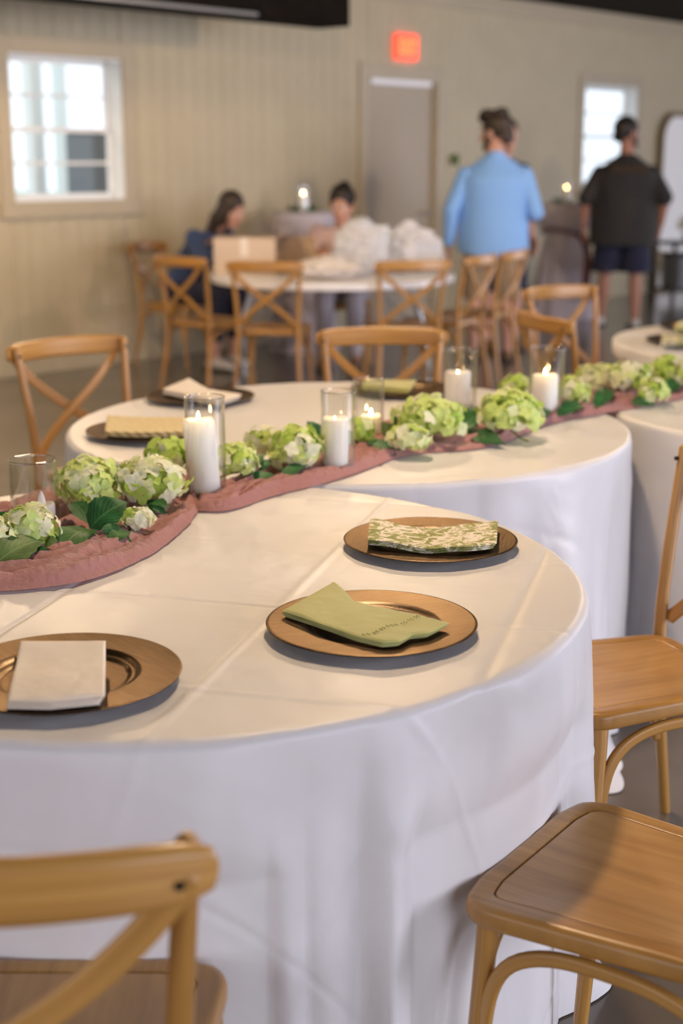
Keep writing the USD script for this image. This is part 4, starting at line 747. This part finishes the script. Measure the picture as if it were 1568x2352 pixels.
def person(label, loc, face, J, skin, hair, clothes, yaw=0, pitch=0, hairdo='short', beard=False, shoes='shoe_tan', fat=1.0, legs=True, hs=1.0):
    t = thing('person', label, 'person', loc, heading(face))
    J = {k: np.asarray(v, float) for k, v in J.items()}
    hm, at_, R = head_parts(J['head'], yaw, pitch, hs)
    ms = hm + [bone(J['neck'], J['head'] + (0, -.012, -.05), .058 * hs, .050 * hs)]
    ms += [Manifold.hull_points(np.vstack([ball(J['neck'] + (0, -.01, -.05), (.07, .05, .04)), ball(J['shl'] + (.02, 0, -.03), .058), ball(J['shr'] + (-.02, 0, -.03), .058), ball(J['chest'], (.15 * fat, .095 * fat, .10))])),
           bone(J['chest'], J['belly'], (.15 * fat, .10 * fat, .10), (.145 * fat, .10 * fat, .10)), bone(J['belly'], J['pelvis'], (.145 * fat, .10 * fat, .08), (.155 * fat, .105 * fat, .09))]
    for q in 'lr':
        ms += [bone(J['sh' + q], J['el' + q], .052 * (.6 + .4 * fat), .039 * (.6 + .4 * fat)), bone(J['el' + q], J['wr' + q], .040 * (.6 + .4 * fat), .025)]
        hd_ = J['wr' + q] - J['el' + q]; nd = J.get('hd' + q, hd_)
        ms += hand(J['wr' + q], nd, J.get('pn' + q, (1 if q == 'l' else -1, .2, 0)), J.get('th' + q, (0, 1, 0)))
        if legs:
            ms += [bone(J['hip' + q], J['kn' + q], .080 * (.5 + .5 * fat), .054), bone(J['kn' + q], J['kn' + q] * .62 + J['an' + q] * .38 + (0, -.012, 0), .053, .056), bone(J['kn' + q] * .62 + J['an' + q] * .38 + (0, -.012, 0), J['an' + q], .056, .034),
                   Manifold.hull_points(np.vstack([ball(J['an' + q] + (0, -.03, -.045), .030), ball(J['an' + q] + (0, .01, -.02), .036), ball(J['an' + q] + (0, .13, -.055), (.036, .03, .020))]))]
    obj('body', fuse(ms, .018, 6), M[skin], t, smooth=True)
    for s in (-1, 1):
        ey = trimesh.creation.icosphere(subdivisions=2, radius=.0125 * hs); ey.apply_translation(at_((s * .030, .079, .012))); obj('eye', ey, M['eye_white'], t, smooth=True)
    mo = trimesh.creation.icosphere(subdivisions=2, radius=1.0); mo.apply_scale(.022 * hs); mo.vertices = (mo.vertices * (1, .32, .32)) @ R.T + at_((0, .082, -.058)); obj('mouth', mo, M['lip'], t, smooth=True)
    # hair
    def el(p, r): return Manifold.hull_points((SPH * (np.asarray(r) * hs)) @ R.T + at_(p))
    cap = el((0, -.020, .042), (.086, .098, .094)) - el((0, .098, -.012), (.075, .080, .082)) - el((0, .03, -.14), (.12, .12, .10))
    hl = [cap]
    if hairdo == 'tousled': hl += [el((.03, .045, .115), (.045, .045, .035)), el((-.03, .03, .12), (.05, .055, .032)), el((0, -.05, .115), (.06, .05, .035)), el((.0, .075, .100), (.055, .03, .03)), el((0, -.085, -.02), (.065, .03, .06))]
    if hairdo == 'short': hl += [el((0, -.075, -.015), (.068, .032, .055))]
    if hairdo == 'bun': hl += [el((0, -.095, .092), (.042, .042, .040)), el((0, -.075, .05), (.07, .045, .06))]
    if hairdo == 'long': hl += [el((0, -.055, -.05), (.085, .055, .12)), bone(at_((.05, -.06, -.08)), at_((.07, -.07, -.25)), .05, .032), bone(at_((-.05, -.06, -.08)), at_((-.06, -.07, -.27)), .05, .03), el((.075, .0, -.03), (.022, .05, .09)), el((-.075, .0, -.03), (.022, .05, .09))]
    m = hl[0]
    for x in hl[1:]: m = m + x
    hm_ = m.refine_to_length(.014).to_mesh(); hv = hm_.vert_properties[:, :3].astype(float); c0 = at_((0, -.01, .02)); d = hv - c0; d /= np.maximum(np.linalg.norm(d, axis=1, keepdims=True), 1e-6)
    hv = hv + d * (.012 * (meshkit.fbm(hv * 38, 3, 2) - .35))[:, None] * hs
    obj('hair', (hv, hm_.tri_verts), M[hair], t, smooth=True)
    if beard:
        bd = (el((0, .045, -.078), (.058, .050, .045)) + el((.058, .02, -.035), (.014, .03, .05)) + el((-.058, .02, -.035), (.014, .03, .05))) - el((0, .11, -.048), (.022, .05, .012))
        obj('beard', fuse([bd], .012, 4), M[hair], t, smooth=True)
    for name, mt, bones, edge in clothes(J, fat): obj(name, fuse(bones, edge, 8), M[mt], t, smooth=True)
    if legs and shoes:
        for q in 'lr':
            a = J['an' + q]; z0 = -a[2]
            up = fuse([Manifold.hull_points(np.vstack([ball(a + (0, -.035, -.035), (.038, .035, .035)), ball(a + (0, .02, -.020), (.042, .05, .03)), ball(a + (0, .145, -.055), (.044, .04, .022))]))], .015, 4)
            sh_ = obj('shoe', up, M[shoes], t, smooth=True)
            so = trimesh.creation.extrude_polygon(Polygon([(-.04, -.075), (.04, -.075), (.05, .08), (.045, .17), (0, .20), (-.045, .17), (-.05, .08)]).buffer(.004), .022, engine='earcut'); so.apply_translation((a[0], a[1], 0.0)); obj('sole', so, M['black_iron'], sh_)
    return t
def stand(h=1.80, sw=.21, hipw=.095, arm=((-.27, -.02), (-.29, .04))):
    k = h / 1.80
    J = dict(head=(0, .02, 1.675*k), neck=(0, -.01, 1.53*k), chest=(0, 0, 1.32*k), belly=(0, .03, 1.12*k), pelvis=(0, 0, .96*k), shl=(-sw, -.01, 1.45*k), shr=(sw, -.01, 1.45*k),
             ell=(-sw - .06, -.03, 1.14*k), elr=(sw + .06, -.03, 1.14*k), wrl=(-sw - .07, .06, .89*k), wrr=(sw + .07, .06, .89*k), hipl=(-hipw, 0, .92*k), hipr=(hipw, 0, .92*k), knl=(-hipw - .02, .02, .51*k), knr=(hipw + .02, .02, .51*k), anl=(-hipw - .03, -.02, .085), anr=(hipw + .03, -.02, .085))
    return J
def shirt_long(mt, hem=.83, cuff_r=.5, belly=1.06):
    def mk(J, fat):
        f = fat * belly
        b = [Manifold.hull_points(np.vstack([ball(J['neck'] + (0, -.01, -.03), (.075, .062, .03)), ball(J['shl'] + (.015, 0, -.02), .070), ball(J['shr'] + (-.015, 0, -.02), .070), ball(J['chest'], (.175 * f, .118 * f, .10))])),
             bone(J['chest'], J['belly'], (.175 * f, .118 * f, .10), (.176 * f, .135 * f, .10)),
             Manifold.hull_points(np.vstack([ball(J['belly'], (.176 * f, .135 * f, .10)), np.array([(.178 * f * math.cos(a), .132 * f * math.sin(a), hem + .02 * math.cos(2*a)) for a in np.linspace(0, 2*PI, 40)])])),
             bone(J['neck'] + (0, -.012, -.045), J['neck'] + (0, -.004, -.022), .074, .068)]
        b += [bone(J['shl'], J['ell'], .072, .060), bone(J['ell'], J['ell'] * .12 + J['wrl'] * .88, .060, .045)]
        e = J['shr'] * (1 - cuff_r) + J['elr'] * cuff_r if cuff_r <= 1 else J['elr'] * (2 - cuff_r) + J['wrr'] * (cuff_r - 1)
        b += [bone(J['shr'], J['elr'], .072, .060), bone(J['elr'], e, .060, .052)] if cuff_r > 1 else [bone(J['shr'], e, .072, .064)]
        return [('shirt', mt, b, .02)]
    return mk
def tee(mt, hem=.75, belly=1.06, sleeve=.86):
    def mk(J, fat):
        f = fat * belly
        b = [Manifold.hull_points(np.vstack([ball(J['neck'] + (0, -.01, -.035), (.078, .062, .025)), ball(J['shl'] + (.015, 0, -.02), .074), ball(J['shr'] + (-.015, 0, -.02), .074), ball(J['chest'], (.178 * f, .118 * f, .10))])),
             bone(J['chest'], J['belly'], (.178 * f, .118 * f, .10), (.180 * f, .135 * f, .10)),
             Manifold.hull_points(np.vstack([ball(J['belly'], (.180 * f, .135 * f, .10)), np.array([(.182 * f * math.cos(a), .135 * f * math.sin(a), hem) for a in np.linspace(0, 2*PI, 40)])]))]
        for q in 'lr': b.append(bone(J['sh' + q], J['sh' + q] * (1 - sleeve) + J['el' + q] * sleeve, .076, .076))
        return [('t_shirt', mt, b, .02)]
    return mk
def shorts(mt, hem=.50, flare=1.0):
    def mk(J, fat):
        b = [bone(J['pelvis'] + (0, 0, .05), J['pelvis'] + (0, 0, -.08), (.165 * fat, .118 * fat, .06), (.165 * fat, .122 * fat, .06))]
        for q in 'lr':
            k = (J['hip' + q][2] - hem) / (J['hip' + q][2] - J['kn' + q][2]); e = J['hip' + q] * (1 - k) + J['kn' + q] * k
            b.append(Manifold.hull_points(np.vstack([ball(J['hip' + q] + (0, 0, -.02), .098 * (.5 + .5 * fat)), np.array([e + (.092 * flare * math.cos(a), .095 * flare * math.sin(a), 0) for a in np.linspace(0, 2*PI, 30)])])))
        return [('shorts', mt, b, .02)]
    return mk
def both(*fs): return lambda J, fat: [x for f in fs for x in f(J, fat)]
# man in blue, back to us, head turned to his left
J = stand(1.80, .205); J['shl'] = (-.21, -.01, 1.36); J['shr'] = (.21, -.01, 1.36); J['head'] = (0, .03, 1.665); J['ell'] = (-.315, -.04, 1.12); J['elr'] = (.30, -.05, 1.10); J['wrr'] = (.25, .17, 1.02); J['wrl'] = (-.325, .03, .86); J['anl'] = (-.13, .03, .085); J['knl'] = (-.12, .05, .51)
person('man in a light blue long sleeved shirt standing behind the chairs, back to us', (1.12, 10.68, 0), (.02, 1), J, 'skin', 'hair_brown', both(shirt_long('blue_shirt', .80, 1.02, 1.08), shorts('khaki', .47)), yaw=.95, pitch=-.12, hairdo='tousled', beard=True, fat=1.36, shoes='shoe_tan', hs=1.14)
# someone hidden beyond him
J = stand(1.78, .155); J['shl'] = (-.155, -.01, 1.38); J['shr'] = (.155, -.01, 1.38)
person('dark haired person standing almost hidden behind the man in blue', (1.27, 11.35, 0), (.4, -1), J, 'skin', 'hair_brown', both(tee('navy_top', .85), shorts('navy_cotton', .48)), fat=.95, hairdo='short')
# man in the dark t-shirt, head turned to his right
J = stand(1.82, .225, .108); J['shl'] = (-.225, -.01, 1.355); J['shr'] = (.225, -.01, 1.355); J['ell'] = (-.345, -.04, 1.14); J['wrl'] = (-.345, .03, .90); J['elr'] = (.345, -.04, 1.14); J['wrr'] = (.335, .05, .90); J['anl'] = (-.15, .16, .085); J['knl'] = (-.13, .09, .51)
pm = person('heavy man in a dark t-shirt and navy shorts by the right window', (2.50, 12.86, 0), (.05, 1), J, 'skin_tan', 'hair_black', both(tee('black_tee', .74, 1.10, .95), shorts('navy_cotton', .50, 1.5)), yaw=-1.05, pitch=-.05, hairdo='short', beard=True, fat=1.50, shoes='shoe_white', hs=1.14)
lt = [moved(bx(-.010, .010, -.014, .014, 0, .055 + .01 * ((k * 7) % 3), .001), (-.15 + k * .0275, -.160 - .020 * math.cos((k - 5.5) / 5.5 * 1.4), 1.365)) for k in range(12)]
obj('shirt_print', cat(lt), M['faded_print'], pm, label='faded brown marks across the shoulders of the t-shirt')
def seated(lean=.12, sw=.185):
    return dict(head=(0, .07 + lean * 1.6, 1.19 - lean * .25), neck=(0, .03 + lean * 1.15, 1.055 - lean * .2), chest=(0, lean * .75, .87 - lean * .1), belly=(0, lean * .3, .70), pelvis=(0, 0, .565), shl=(-sw, .02 + lean * 1.0, .985 - lean * .18), shr=(sw, .02 + lean * 1.0, .985 - lean * .18),
        ell=(-sw - .06, .14 + lean, .80), elr=(sw + .06, .14 + lean, .80), wrl=(-.12, .36 + lean, .80), wrr=(.12, .36 + lean, .80), hipl=(-.09, .03, .555), hipr=(.09, .03, .555), knl=(-.11, .42, .53), knr=(.11, .42, .53), anl=(-.11, .36, .085), anr=(.11, .36, .085), pnl=(0, 0, -1), pnr=(0, 0, -1), thl=(1, 0, 0), thr=(-1, 0, 0))
def trousers(mt, ln=.93, r=.095):
    def mk(J, fat):
        b = [bone(J['pelvis'] + (0, -.01, .03), J['pelvis'] + (0, .02, -.01), (.165, .115, .075), (.165, .12, .085))]
        for q in 'lr': e = J['kn' + q] * (1 - ln) + J['an' + q] * ln; b += [bone(J['hip' + q], J['kn' + q], r, .072), bone(J['kn' + q], e, .070, .055)]
        return [('trousers', mt, b, .02)]
    return mk
def top(mt, sleeve=.8, hem=.56):
    def mk(J, fat):
        b = [Manifold.hull_points(np.vstack([ball(J['neck'] + (0, -.01, -.045), (.07, .055, .02)), ball(J['shl'] + (.012, 0, -.015), .062), ball(J['shr'] + (-.012, 0, -.015), .062), ball(J['chest'], (.165, .112, .09))])), bone(J['chest'], J['belly'], (.165, .112, .09), (.160, .112, .09)), bone(J['belly'], J['pelvis'] + (0, 0, .03), (.160, .112, .08), (.175, .125, .05))]
        for q in 'lr':
            b.append(bone(J['sh' + q], J['el' + q], .064, .062)); e = J['el' + q] * (1 - sleeve) + J['wr' + q] * sleeve
            if sleeve > 0: b.append(bone(J['el' + q], e, .062, .052))
        return [('blouse', mt, b, .018)]
    return mk
J = seated(.24); J['wrr'] = (.10, .52, .81); J['wrl'] = (-.10, .52, .81)
person('woman in navy with long dark hair leaning over the left of the table', (-1.17, 10.48, 0), (.86, -.5), J, 'skin', 'hair_brown', both(top('navy_top', .75), trousers('navy_cotton', .62)), yaw=-.1, pitch=-.42, hairdo='long', fat=.95, shoes='shoe_white')
J = seated(.12, .19); J['wrl'] = (.02, .46, .84); J['wrr'] = (.16, .42, .84); J['ell'] = (-.19, .30, .82)
person('woman with a dark hair bun and blush top seated behind the table', (.03, 10.62, 0), (-.10, -1), J, 'skin', 'hair_black', both(top('blush_top', .35), trousers('grey_linen', .85, .11)), yaw=-.15, pitch=-.30, hairdo='bun', fat=.98, hs=1.08)
